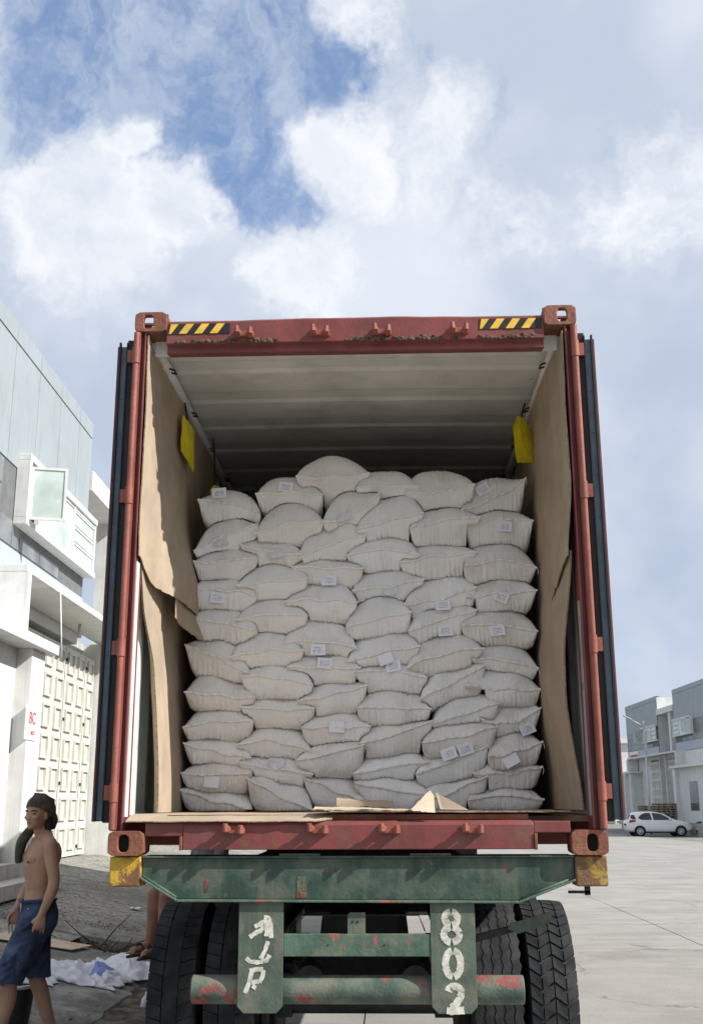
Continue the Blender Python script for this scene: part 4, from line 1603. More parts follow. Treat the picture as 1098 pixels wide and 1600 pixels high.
# ================================================================== SACKS
# column, row from the top, then metres: left seam end x,z, seam middle z, right seam end x,z, top z, underside z
SACKS=[
 (0,0,-1.034,3.612,3.594,-0.636,3.525,3.673,3.472),
 (0,1,-1.045,3.270,3.383,-0.645,3.447,3.483,3.254),
 (0,2,-1.046,3.204,3.213,-0.644,3.238,3.292,3.101),
 (0,3,-1.055,3.031,3.029,-0.644,2.995,3.113,2.920),
 (0,4,-1.065,2.854,2.821,-0.635,2.777,2.919,2.731),
 (0,5,-1.081,2.691,2.611,-0.678,2.506,2.740,2.494),
 (0,6,-1.075,2.400,2.378,-0.642,2.362,2.520,2.329),
 (0,7,-1.079,2.187,2.226,-0.649,2.220,2.335,2.150),
 (0,8,-1.075,2.096,2.045,-0.664,2.010,2.157,1.989),
 (0,9,-1.075,1.922,1.911,-0.648,1.925,2.006,1.838),
 (0,10,-1.083,1.829,1.760,-0.644,1.715,1.862,1.706),
 (1,0,-0.666,3.656,3.668,-0.235,3.643,3.767,3.559),
 (1,1,-0.671,3.381,3.445,-0.231,3.459,3.575,3.349),
 (1,2,-0.763,3.322,3.270,-0.358,3.251,3.372,3.197),
 (1,3,-0.773,3.055,3.080,-0.324,3.094,3.197,3.001),
 (1,4,-0.763,2.841,2.876,-0.321,2.864,2.999,2.783),
 (1,5,-0.805,2.610,2.650,-0.349,2.643,2.783,2.570),
 (1,6,-0.724,2.491,2.484,-0.285,2.436,2.580,2.386),
 (1,7,-0.730,2.308,2.298,-0.277,2.298,2.392,2.217),
 (1,8,-0.747,2.085,2.108,-0.294,2.043,2.224,2.021),
 (1,9,-0.738,1.985,1.945,-0.282,1.914,2.044,1.854),
 (1,10,-0.685,1.896,1.787,-0.288,1.709,1.907,1.702),
 (2,0,-0.406,3.766,3.766,0.067,3.786,3.901,3.651),
 (2,1,-0.236,3.453,3.512,0.136,3.650,3.654,3.435),
 (2,2,-0.392,3.221,3.321,0.037,3.368,3.473,3.211),
 (2,3,-0.430,3.176,3.168,0.021,3.160,3.239,3.063),
 (2,4,-0.469,2.956,2.964,-0.016,2.941,3.080,2.866),
 (2,5,-0.482,2.697,2.707,-0.022,2.662,2.868,2.646),
 (2,6,-0.454,2.551,2.549,-0.002,2.537,2.663,2.461),
 (2,7,-0.390,2.340,2.384,0.036,2.434,2.474,2.291),
 (2,8,-0.365,2.183,2.189,0.056,2.191,2.301,2.114),
 (2,9,-0.390,1.993,2.032,0.025,2.086,2.110,1.923),
 (2,10,-0.345,1.895,1.820,0.031,1.747,1.925,1.718),
 (3,0,-0.029,3.685,3.705,0.377,3.691,3.804,3.608),
 (3,1,-0.022,3.401,3.465,0.405,3.507,3.612,3.352),
 (3,2,-0.088,3.238,3.279,0.373,3.238,3.372,3.162),
 (3,3,-0.057,3.021,3.051,0.396,3.092,3.168,2.978),
 (3,4,-0.089,2.798,2.839,0.318,2.879,2.982,2.765),
 (3,5,-0.090,2.579,2.634,0.363,2.669,2.802,2.572),
 (3,6,-0.030,2.517,2.525,0.408,2.478,2.603,2.410),
 (3,7,-0.025,2.297,2.303,0.425,2.289,2.421,2.222),
 (3,8,-0.023,2.086,2.145,0.428,2.224,2.248,2.052),
 (3,9,-0.057,1.913,1.953,0.408,1.985,2.065,1.907),
 (3,10,-0.044,1.869,1.819,0.405,1.799,1.917,1.727),
 (4,0,0.288,3.656,3.659,0.735,3.698,3.797,3.537),
 (4,1,0.308,3.408,3.461,0.754,3.475,3.539,3.309),
 (4,2,0.249,3.196,3.237,0.729,3.256,3.327,3.118),
 (4,3,0.264,2.933,2.968,0.718,3.040,3.126,2.891),
 (4,4,0.291,2.764,2.835,0.723,2.897,2.943,2.715),
 (4,5,0.281,2.540,2.626,0.750,2.650,2.762,2.525),
 (4,6,0.350,2.348,2.451,0.754,2.552,2.588,2.342),
 (4,7,0.416,2.199,2.263,0.827,2.322,2.397,2.177),
 (4,8,0.355,2.089,2.128,0.810,2.186,2.235,2.031),
 (4,9,0.316,1.911,1.984,0.755,2.077,2.098,1.850),
 (4,10,0.308,1.727,1.808,0.751,1.900,1.911,1.702),
 (5,0,0.639,3.537,3.613,1.059,3.739,3.742,3.488),
 (5,1,0.668,3.432,3.473,1.092,3.454,3.521,3.276),
 (5,2,0.639,3.159,3.200,1.092,3.155,3.312,3.090),
 (5,3,0.649,2.977,2.993,1.084,3.010,3.098,2.906),
 (5,4,0.619,2.798,2.796,1.086,2.757,2.904,2.712),
 (5,5,0.673,2.589,2.582,1.073,2.529,2.717,2.518),
 (5,6,0.624,2.430,2.408,1.082,2.401,2.534,2.342),
 (5,7,0.714,2.232,2.211,1.077,2.295,2.369,2.154),
 (5,8,0.750,2.008,2.037,1.075,2.095,2.176,1.973),
 (5,9,0.657,1.915,1.914,1.071,1.952,2.009,1.833),
 (5,10,0.624,1.764,1.783,1.073,1.763,1.844,1.698),
]
TAGS=[
 (-0.902,3.671,5), (-0.476,3.708,-8), (-0.107,3.493,15), (-0.889,2.986,-5), (-0.195,3.092,0), (-0.875,3.345,10), (-0.530,3.262,5), (0.783,3.681,30), (0.909,3.426,-4), (0.509,2.931,3), (0.868,2.975,-25), (0.520,2.772,4), (0.837,2.767,5), (0.182,3.024,0), (-0.262,2.658,-3), (-0.221,2.575,-5), (-0.147,2.190,-3), (-0.892,1.872,-4), (-0.509,1.979,-2), (0.151,2.598,20), (0.197,2.554,10), (0.996,2.175,20), (0.887,1.988,28), (0.521,2.029,18), (0.621,2.056,18),]

COLN = ['leftmost stack', 'second stack from the left', 'third stack from the left', 'third stack from the right', 'second stack from the right', 'rightmost stack']
ROWN = ['topmost sack', 'second sack down', 'third sack down', 'fourth sack down', 'fifth sack down', 'middle sack', 'fifth sack up', 'fourth sack up', 'third sack up', 'second sack up', 'bottom sack']
NU, NV = 64, 26
uu = np.linspace(-1, 1, NU + 1)
tt = np.linspace(0, 1, NV + 1)
vv = tt ** 1.7
U, V = np.meshgrid(uu, vv)          # rows: v
DEP = .60
nprs = np.random.RandomState(11)


def wob(rs, X, Yq, amp, fmin, fmax, k=5):
    h = np.zeros_like(X)
    for _ in range(k):
        th = rs.uniform(0, math.pi)
        f_ = rs.uniform(fmin, fmax)
        h += np.sin((X * math.cos(th) + Yq * math.sin(th)) * f_ + rs.uniform(0, 6.28))
    return h * amp / math.sqrt(k)


built = []
order = sorted(SACKS, key=lambda s_: (s_[6 + 2], s_[0]))
allv, allo = [], []
for S_ in order:
    ci, ri, xl, zl, zm, xr, zr, zt_, zb_ = S_
    rs = np.random.RandomState(ci * 31 + ri * 7 + 5)
    Y0 = 1.12 + rs.uniform(-.022, .022) + (.02 if ri == 0 else 0)
    xc, a = (xl + xr) / 2, (xr - xl) / 2
    bow = rs.uniform(-.010, .010)
    A = (zl + zr) / 2 - zm
    B = (zr - zl) / 2
    zs_f = zm + B * U + A * U ** 2 + .006 * np.sin(U * rs.uniform(4, 7) + rs.uniform(0, 6)) * (1 - U ** 2)
    zmid = .5 * (zt_ + zb_)
    zs = zs_f + (zmid + .35 * B * U - zs_f) * np.clip((V - .25) / .6, 0, 1)
    pu_t = np.clip(1 - np.abs(U) ** rs.uniform(2.1, 2.9), 0, 1) ** rs.uniform(.56, .68)
    pu = np.clip(1 - np.abs(U) ** rs.uniform(3.0, 4.4), 0, 1) ** rs.uniform(.52, .62)
    vf = rs.uniform(.20, .30)
    q = np.clip(V / vf, 0, 1)
    pv_ = (1 - (1 - q) ** 2.0) ** .52
    qb = np.clip((1 - V) / .25, 0, 1)
    pv_ = pv_ * (1 - (1 - qb) ** 2) ** .5
    hh_ = min(1., max(0., (zm - 1.75) / 1.7))       # high sacks bulge steeply over the seam
    qt = np.clip(V / (.34 - .19 * hh_), 0, 1)
    pt_ = (1 - (1 - qt) ** 2.0) ** (.70 - .20 * hh_) * (1 - (1 - qb) ** 2) ** .5
    prof = pu * pv_
    asym = rs.uniform(-.12, .12)
    prof_t = pu_t * pt_ * (1 + asym * U)
    X = xc + a * U * (1 - .05 * np.sin(math.pi * np.clip(V, 0, 1))) + .004 * np.sin(V * 9 + rs.uniform(0, 6))
    Yf = Y0 + .012 * (1 - U ** 2) + bow * U + .006 * np.sin(U * 5 + rs.uniform(0, 6))
    # ears: corners flick forward a little
    Yf = Yf - .012 * np.abs(U) ** 8
    Yv = Yf + DEP * V
    top = zs + prof_t * ((zt_ + .016 + .016 * hh_ + .30 * (zs - zm)) - zs)
    bot = zs + prof * ((zb_ - .006 + .30 * (zs - zm)) - zs)
    # settle the underside on what lies below
    H = np.full_like(X, -9.)
    for (bx_, by_, bz_, bxc, ba, by0) in built:
        if abs(bxc - xc) > ba + a:
            continue
        iu = (X - bxc) / ba
        iv = np.clip((Yv - by0) / DEP, 0, 1) ** (1 / 1.7)
        fi = np.clip((iu + 1) / 2 * NU, 0, NU)
        fj = np.clip(iv * NV, 0, NV)
        i0 = np.clip(fi.astype(int), 0, NU - 1)
        j0 = np.clip(fj.astype(int), 0, NV - 1)
        di, dj = fi - i0, fj - j0
        hz = (bz_[j0, i0] * (1 - di) * (1 - dj) + bz_[j0, i0 + 1] * di * (1 - dj) + bz_[j0 + 1, i0] * (1 - di) * dj + bz_[j0 + 1, i0 + 1] * di * dj)
        hz = np.where(np.abs(iu) < 1, hz, -9)
        H = np.maximum(H, hz)
    H = np.maximum(H, 1.700)
    want = np.clip(H + .002, bot - .05, np.maximum(zs - .004, bot))
    kk = np.clip(prof * 2.2, 0, 1)
    bot = bot + (want - bot) * kk
    # gathers at the seam, soft dents elsewhere
    ws = prof ** .5
    near = np.exp(-V * DEP / .10)
    gat = np.zeros_like(X)
    for _ in range(7):
        f_ = rs.uniform(140, 420)
        gat += np.sin(X * f_ + rs.uniform(0, 6.28) + (V * DEP) * rs.uniform(-60, 60)) * np.clip(np.sin(X * rs.uniform(8, 30) + rs.uniform(0, 6)), 0, 1)
    gat *= .0030
    dent = wob(rs, X, Yv, .0060, 12, 38, 6)
    crs = -np.abs(wob(rs, X, Yv * 1.2, 1., 14, 40, 4))
    crs = np.clip(crs + .12, 0, .12) * -.06
    top = top + ws * (dent + gat * near * 1.6 + crs)
    bot2 = bot + ws * (wob(rs, X, Yv, .003, 14, 40, 5) + gat * near)
    Yt = Yv + ws * (wob(rs, X, top, .006, 14, 40, 5) + gat * near)
    Yb_ = Yv + ws * (wob(rs, X, top, .005, 14, 40, 5) + gat * near)
    Vt = np.stack([X, Yt, top], -1).reshape(-1, 3)
    Vb = np.stack([X, Yb_, bot2], -1).reshape(-1, 3)
    n_ = (NU + 1) * (NV + 1)
    m = MB()
    fs = []
    w_ = NU + 1
    idx = np.arange(n_).reshape(NV + 1, w_)
    bidx = idx + n_
    # share the rim so that the sack is closed
    rim = np.zeros((NV + 1, w_), bool)
    rim[0, :] = rim[-1, :] = rim[:, 0] = rim[:, -1] = True
    Vb[rim.reshape(-1)] = Vt[rim.reshape(-1)]
    bidx = np.where(rim, idx, bidx)
    q1 = np.stack([idx[:-1, :-1], idx[:-1, 1:], idx[1:, 1:], idx[1:, :-1]], -1).reshape(-1, 4)
    q2 = np.stack([bidx[:-1, :-1], bidx[1:, :-1], bidx[1:, 1:], bidx[:-1, 1:]], -1).reshape(-1, 4)
    off = np.array([xc, Y0 + DEP / 2, zb_])
    verts = np.concatenate([Vt, Vb]) - off
    me = bpy.data.meshes.new('sack')
    me.from_pydata(verts.tolist(), [], np.concatenate([q1, q2]).tolist())
    me.materials.append(MATS['sack'])
    me.polygons.foreach_set('use_smooth', [True] * len(me.polygons))
    me.update()
    sk = bpy.data.objects.new('sack', me)
    COL.objects.link(sk)
    sk.location = off
    seen = {(0, 0): 'cream woven sack with a paper tag sticking up, ', }.get((ci, ri), 'cream woven sack, ')
    tag(sk, seen + ROWN[ri] + ' in the ' + COLN[ci], 'sack', 'stacked sacks in the container')
    # stitched lip along the front edge
    m = MB()
    fr = Vt.reshape(NV + 1, w_, 3)[0]
    vs = []
    for i in range(w_):
        x_, y_, z_ = fr[i]
        lip = .011 + .004 * math.sin(i * .8 + ci) + .004 * rs.rand()
        dr_ = .003 * math.sin(i * .23 + ri) + .0015
        vs += [(x_, y_ + .006, z_ + .0065), (x_, y_ - lip, z_ + .0050 + dr_), (x_, y_ - lip, z_ - .0040 + dr_), (x_, y_ + .006, z_ - .0055)]
    fs = []
    for i in range(w_ - 1):
        for k in range(4):
            fs.append((4 * i + k, 4 * i + (k + 1) % 4, 4 * i + 4 + (k + 1) % 4, 4 * i + 4 + k))
    fs += [(3, 2, 1, 0), tuple(4 * (w_ - 1) + k for k in range(4))]
    m.add(vs, fs)
    m.build('seam', 'thread', sk, smooth=False, fix=True)
    # loose thread end at some corners
    if rs.rand() < .45:
        e = fr[-1] if rs.rand() < .6 else fr[0]
        m = MB()
        m.tube([(e[0], e[1] - .004, e[2]), (e[0] + .004, e[1] - .012, e[2] - .02), (e[0] + rs.uniform(-.01, .01), e[1] - .012, e[2] - .045)], .0016, 5)
        m.build('loose_thread', 'thread', sk, smooth=True)
    built.append((X, Yv, top, xc, a, Y0))
    allv.append(np.concatenate([Vt, Vb]))
    allo.append(sk)

# paper tags hanging from the seams
tag_me = {}
for nm in ('tag_printed', 'tag_blank'):
    m = MB()
    m.box(-.046, .046, -.0006, .0006, -.034, .034)
    tag_me[nm] = m.mesh('paper_tag', nm)
BLANK = {17, 16, 19, 22, 18}
FAINT = {2, 5, 6, 13, 18}
m = MB()
m.box(-.046, .046, -.0006, .0006, -.030, .030)
tag_me['faint_print'] = m.mesh('paper_tag', 'faint_print')
for ti, (tx, tz, ang) in enumerate(TAGS):
    best = None
    ymins = []
    for oi, Vv in enumerate(allv):
        msk = (np.abs(Vv[:, 0] - tx) < .036) & (np.abs(Vv[:, 2] - tz) < .030)
        if msk.any():
            ym = Vv[msk, 1].min()
            zc = Vv[msk, 2].mean()
            ymins.append((ym, oi))
    if not ymins:
        continue
    ymins.sort()
    ym, oi = ymins[0]
    top_o = max(ymins[:2], key=lambda q_: allo[q_[1]].location.z)[1]
    o = bpy.data.objects.new('paper_tag', tag_me['faint_print' if ti in FAINT else 'tag_blank' if ti in BLANK else 'tag_printed'])
    COL.objects.link(o)
    o.location = (tx, ym - .007, tz)
    o.rotation_euler = (R(rng.uniform(-14, -4)), R(-ang), R(rng.uniform(-8, 8)))
    adopt(o, allo[top_o])


# ================================================================== PEOPLE
def fuse(mb, name, mat_, voxel, smooth_it, parent=None, colour_fn=None):
    """one continuous skin from overlapping closed shapes"""
    me = bpy.data.meshes.new(name)
    me.from_pydata(mb.v, [], mb.f)
    bm = bmesh.new()
    bm.from_mesh(me)
    bmesh.ops.recalc_face_normals(bm, faces=bm.faces)
    bm.to_mesh(me)
    bm.free()
    o = bpy.data.objects.new(name, me)
    COL.objects.link(o)
    r_ = o.modifiers.new('r', 'REMESH')
    r_.mode = 'VOXEL'
    r_.voxel_size = voxel
    s_ = o.modifiers.new('s', 'SMOOTH')
    s_.iterations = smooth_it
    s_.factor = .5
    bpy.context.view_layer.update()
    ev = o.evaluated_get(bpy.context.evaluated_depsgraph_get())
    me2 = bpy.data.meshes.new_from_object(ev)
    o.modifiers.clear()
    o.data = me2
    bpy.data.meshes.remove(me)
    me2.name = name
    me2.materials.clear()
    me2.materials.append(MATS[mat_])
    me2.polygons.foreach_set('use_smooth', [True] * len(me2.polygons))
    adopt(o, parent)
    return o


class Figure:
    """joints in body axes: f forward, l to the figure's left, z up from the soles"""
    def __init__(s, base, face_deg, k=1.):
        s.b = Vector(base)
        s.k = k
        a = R(face_deg)
        s.F = Vector((math.cos(a), math.sin(a), 0))
        s.L = Vector((-math.sin(a), math.cos(a), 0))

    def __call__(s, f, l, z):
        return s.b + (s.F * f + s.L * l + Vector((0, 0, z))) * s.k

    def rings(s, mb, secs, n=20):
        """secs: (f, l, z, half depth along f, half width along l[, exponent])"""
        vs, fs = [], []
        for sec in secs:
            f, l, z, df, dl = sec[:5]
            e = sec[5] if len(sec) > 5 else 2.3
            for k in range(n):
                th = 2 * math.pi * k / n
                c_, s_ = math.cos(th), math.sin(th)
                rr = (abs(c_) ** e + abs(s_) ** e) ** (-1 / e)
                vs.append(s(f + df * rr * c_, l + dl * rr * s_, z))
        m_ = len(secs)
        for j in range(m_ - 1):
            for k in range(n):
                fs.append((j * n + k, j * n + (k + 1) % n, (j + 1) * n + (k + 1) % n, (j + 1) * n + k))
        fs.append(tuple(range(n - 1, -1, -1)))
        fs.append(tuple(range((m_ - 1) * n, m_ * n)))
        mb.add(vs, fs)

    def limb(s, mb, pts, rs, n=14):
        P = [s(*p) for p in pts]
        rs = [r_ * s.k for r_ in rs]
        Q, RR = [], []
        for i in range(len(P) - 1):
            for k in range(4):
                t_ = k / 4
                p0, p1, p2, p3 = P[max(0, i - 1)], P[i], P[i + 1], P[min(len(P) - 1, i + 2)]
                q = .5 * ((2 * p1) + (p2 - p0) * t_ + (2 * p0 - 5 * p1 + 4 * p2 - p3) * t_ ** 2 + (3 * p1 - p0 - 3 * p2 + p3) * t_ ** 3)
                Q.append(q)
                RR.append(rs[i] + (rs[i + 1] - rs[i]) * t_)
        Q.append(P[-1])
        RR.append(rs[-1])
        mb.tube(Q, RR, n)
        mb.ell(P[0], rs[0], rs[0], rs[0], 12, 8)
        mb.ell(P[-1], rs[-1], rs[-1], rs[-1], 12, 8)

    def ball(s, mb, f, l, z, rf, rl, rz):
        a = math.atan2(s.F.y, s.F.x)
        mb.ell(s(f, l, z), rf * s.k, rl * s.k, rz * s.k, 16, 10, Matrix.Rotation(a, 3, 'Z'))


def hand(fg, mb, wrist, down, side):
    """relaxed hand: palm plus five bent fingers. wrist=(f,l,z); side=+1 left hand"""
    f, l, z = wrist
    # palm hangs below the wrist, thumb to the front
    fg.rings(mb, [(f, l, z + .01, .025, .018), (f + .004, l, z - .03, .036, .016), (f + .008, l - side * .004, z - .075, .041, .014), (f + .009, l - side * .006, z - .092, .038, .012)], 14)
    base = [(.044, .074), (.017, .082), (-.010, .077), (-.036, .060)]
    for k, (df, ln) in enumerate(base):
        pf = f + df * .9 + .006
        pts = [(pf, l - side * .005, z - .082), (pf + .006, l - side * .012, z - .088 - ln * .38), (pf + .006, l - side * .026, z - .086 - ln * .75), (pf + .003, l - side * .040, z - .084 - ln * .98)]
        fg.limb(mb, pts, [.0088, .0082, .0075, .0064], 8)
    fg.limb(mb, [(f + .022, l - side * .006, z - .018), (f + .052, l - side * .012, z - .045), (f + .060, l - side * .020, z - .072), (f + .056, l - side * .026, z - .096)], [.013, .0115, .0098, .008], 8)


def head(fg, mb, f, l, z, k=1.):
    """z = chin height; face looks along +f"""
    fg.ball(mb, f - .008, l, z + .138, .100, .076, .098)                 # skull
    fg.rings(mb, [(f + .030, l, z - .002, .040, .030), (f + .028, l, z + .02, .062, .047), (f + .018, l, z + .055, .076, .060), (f + .008, l, z + .10, .086, .070), (f + .0, l, z + .15, .090, .072)], 20)
    fg.ball(mb, f + .074, l, z + .010, .022, .024, .018)                 # chin
    fg.ball(mb, f + .084, l, z + .118, .014, .050, .011)                 # brow
    fg.limb(mb, [(f + .084, l, z + .108), (f + .092, l, z + .085), (f + .099, l, z + .069)], [.009, .011, .0135], 10)   # nose
    for s_ in (-1, 1):
        fg.ball(mb, f + .090, l + s_ * .013, z + .065, .011, .010, .009)
        fg.ball(mb, f + .066, l + s_ * .040, z + .075, .026, .024, .018)   # cheekbone
        fg.ball(mb, f + .002, l + s_ * .074, z + .085, .016, .008, .030)   # ear
    fg.ball(mb, f + .087, l, z + .044, .013, .024, .0065)                # lips
    fg.ball(mb, f + .084, l, z + .032, .013, .021, .007)


def face_details(fg, f, l, z, parent):
    for s_ in (-1, 1):
        m = MB()
        fg.ball(m, f + .082, l + s_ * .031, z + .099, .010, .013, .0055)
        m.build('eye', 'eye', parent, smooth=True)
        m = MB()
        fg.limb(m, [(f + .094, l + s_ * .014, z + .118), (f + .093, l + s_ * .032, z + .123), (f + .080, l + s_ * .052, z + .117)], [.0045, .005, .003], 8)
        m.build('eyebrow', 'hair', parent, smooth=True)
    m = MB()
    fg.limb(m, [(f + .094, l - .018, z + .039), (f + .101, l, z + .0395), (f + .094, l + .018, z + .039)], [.002, .003, .002], 6)
    m.build('mouth', 'lip', parent, smooth=True)


# ---- the bare-chested man walking to the left
MZ = .21
MK = .96
MB0 = (-2.20, 2.15, MZ)
fg = Figure(MB0, 180 + 30, MK)
fh = Figure(MB0, 180 + 64, MK)        # the head is turned further towards the street
p1 = thing('person', MB0, 'bare-chested person in dark head scarf and blue denim shorts walking left', 'person')
mb = MB()
# torso, pelvis
fg.rings(mb, [(.01, 0, .78, .095, .145), (.005, 0, .86, .105, .158), (.005, 0, .95, .094, .140), (.008, 0, 1.02, .086, .132), (.012, 0, 1.10, .092, .142), (.016, 0, 1.18, .104, .160), (.012, 0, 1.25, .106, .172),
             (.0, 0, 1.31, .092, .172), (-.010, 0, 1.355, .070, .142), (-.012, 0, 1.385, .052, .085)], 28)
for s_ in (-1, 1):
    fg.ball(mb, .070, s_ * .075, 1.235, .050, .075, .055)        # chest
    fg.ball(mb, -.075, s_ * .085, 1.26, .040, .065, .085)        # shoulder blade
    fg.ball(mb, -.045, s_ * .07, .85, .06, .07, .08)
    fg.ball(mb, -.006, s_ * .172, 1.325, .056, .052, .060)       # deltoid
    fg.limb(mb, [(-.01, s_ * .02, 1.40), (-.012, s_ * .09, 1.372), (-.01, s_ * .16, 1.345)], [.045, .040, .036])
    fg.limb(mb, [(.06, s_ * .02, 1.345), (.045, s_ * .09, 1.352), (.01, s_ * .16, 1.355)], [.012, .012, .012], 8)   # collar bone
fg.limb(mb, [(-.012, 0, 1.36), (.016, 0, 1.42), (.030, 0, 1.48)], [.060, .054, .055])
HF, HZ = .058, 1.435
head(fh, mb, HF, 0, HZ)
# near (left) arm hanging a little behind, far arm swinging forward
fg.limb(mb, [(-.006, .182, 1.325), (-.020, .205, 1.22), (-.042, .222, 1.095), (-.020, .225, .99), (.020, .212, .885)], [.050, .047, .040, .037, .026])
hand(fg, mb, (.024, .208, .872), 0, 1)
fg.limb(mb, [(-.006, -.182, 1.325), (.000, -.205, 1.22), (.000, -.222, 1.095), (.055, -.220, .99), (.100, -.205, .895)], [.050, .047, .040, .036, .026])
hand(fg, mb, (.106, -.203, .882), 0, -1)
# near leg forward, far leg trailing
LEG = {1: [(.02, .085, .84), (.10, .092, .66), (.180, .095, .475), (.185, .095, .33), (.215, .095, .19), (.245, .095, .075)],
       -1: [(-.005, -.085, .84), (-.01, -.090, .66), (-.025, -.090, .475), (-.075, -.090, .34), (-.125, -.090, .20), (-.165, -.090, .095)]}
for s_ in (1, -1):
    fg.limb(mb, LEG[s_], [.092, .078, .056, .056, .044, .036])
    af, al, az = LEG[s_][-1]
    up_ = .0 if s_ > 0 else .03
    fg.limb(mb, [(af - .03, al, .035 + up_), (af + .06, al, .035 + up_ * .3), (af + .155, al + s_ * .01, .025)], [.034, .036, .024], 12)
    for k in range(5):
        fg.limb(mb, [(af + .15, al + s_ * (.028 - .014 * k), .022), (af + .19 - .008 * k, al + s_ * (.032 - .015 * k), .016)], [.011, .009], 8)
body = fuse(mb, 'body', 'skin', .0045, 4, p1)
face_details(fh, HF, 0, HZ, p1)
for s_ in (-1, 1):
    m = MB()
    fg.ball(m, .116, s_ * .092, 1.212, .006, .010, .010)
    m.build('nipple', 'lip', p1, smooth=True)
# denim shorts to the knee: seat, two legs following the thighs, folds
mb = MB()
fg.rings(mb, [(.006, 0, .735, .105, .155), (.0, 0, .80, .130, .182), (-.004, 0, .87, .130, .180), (.004, 0, .95, .112, .160), (.006, 0, .966, .108, .156)], 28)
fg.limb(mb, [(.015, .088, .83), (.105, .096, .66), (.195, .100, .46), (.215, .100, .40)], [.118, .112, .102, .100], 22)
fg.limb(mb, [(-.010, -.088, .83), (-.012, -.094, .66), (-.035, -.094, .46), (-.045, -.094, .40)], [.118, .110, .100, .098], 22)
for q in range(26):
    side_ = rng.choice((1, 1, -1))
    z_ = rng.uniform(.46, .85)
    f_ = (.215 - (z_ - .44) * .45 if side_ > 0 else -.03) + rng.uniform(-.06, .05)
    fg.limb(mb, [(f_ - .03, side_ * .165, z_ + .02), (f_ + .02, side_ * .196, z_ - .005), (f_ + .07, side_ * .17, z_ - .04)], [.008, .013, .008], 8)
sh = fuse(mb, 'shorts', 'denim', .0072, 2, p1)
bm = bmesh.new()
bm.from_mesh(sh.data)
bmesh.ops.delete(bm, geom=[v for v in bm.verts if (v.co.z - MZ) / MK < .438 + .006 * math.sin(v.co.x * 60) or (v.co.z - MZ) / MK > .958], context='VERTS')
bm.to_mesh(sh.data)
bm.free()
md = sh.modifiers.new('thickness', 'SOLIDIFY')
md.thickness = .006
m = MB()
for ln in ([(.112, -.10, .948), (.122, 0, .944), (.112, .10, .950), (.045, .158, .956), (-.06, .146, .958), (-.10, .08, .958)],):
    fg.limb(m, ln, [.011] * len(ln), 8)
m.build('waistband', 'denim', sh, smooth=True)
m = MB()
fg.limb(m, [(.126, .02, .950), (.128, .03, .915), (.126, .028, .88)], [.004, .004, .003], 6)
fg.ball(m, .098, .125, .905, .005, .006, .006)
m.build('buckle_and_rivet', 'alloy', sh, smooth=True)
# head scarf: cap over the skull, knot behind, tail over the far shoulder
mb = MB()
fh.ball(mb, HF - .010, 0, HZ + .150, .112, .089, .086)
fh.ball(mb, HF - .050, 0, HZ + .125, .080, .087, .085)
fh.limb(mb, [(HF - .09, .03, HZ + .075), (HF - .115, .02, HZ + .045), (HF - .125, .02, HZ + .01)], [.046, .044, .024])
fh.limb(mb, [(HF - .095, -.02, HZ + .06), (HF - .10, -.03, HZ + .02), (HF - .085, -.04, HZ - .03)], [.036, .040, .026])
for q in range(7):   # wrapped folds
    zq = HZ + .125 + q * .016
    fh.limb(mb, [(HF + .085 - q * .010, -.03, zq + .02), (HF + .070 - q * .010, .05, zq + .012), (HF + .005, .088 - q * .003, zq), (HF - .07, .070, zq - .025)], [.006, .008, .008, .006], 8)
sc = fuse(mb, 'head_scarf', 'scarf', .0062, 2, p1)
bm = bmesh.new()
bm.from_mesh(sc.data)
kill = []
for v in bm.verts:
    q = (v.co - fh.b) / MK
    f_, z_ = q.dot(fh.F), q.z
    if f_ > HF - .018 and z_ < HZ + .100 + .42 * max(0, f_ - HF + .018) and z_ > HZ - .06:
        kill.append(v)
bmesh.ops.delete(bm, geom=kill, context='VERTS')
bm.to_mesh(sc.data)
bm.free()
md = sc.modifiers.new('thickness', 'SOLIDIFY')
md.thickness = .004
mb = MB()
tail = [(HF - .03, -.075, HZ + .06), (HF + .03, -.080, HZ - .02), (HF + .075, -.085, HZ - .09), (HF + .088, -.088, HZ - .16), (HF + .092, -.088, HZ - .225)]
fg.limb(mb, tail, [.022, .030, .033, .028, .018])
fg.limb(mb, [(p[0] - .025, p[1] - .040, p[2] - .005) for p in tail], [.018, .026, .028, .024, .014])
fuse(mb, 'scarf_tail', 'scarf', .0068, 3, p1)
mb = MB()
fg.limb(mb, [(HF - .075, .045, HZ + .06), (HF - .080, .048, HZ + .01), (HF - .065, .050, HZ - .035)], [.036, .032, .014])
fuse(mb, 'hair', 'hair', .0075, 2, p1)

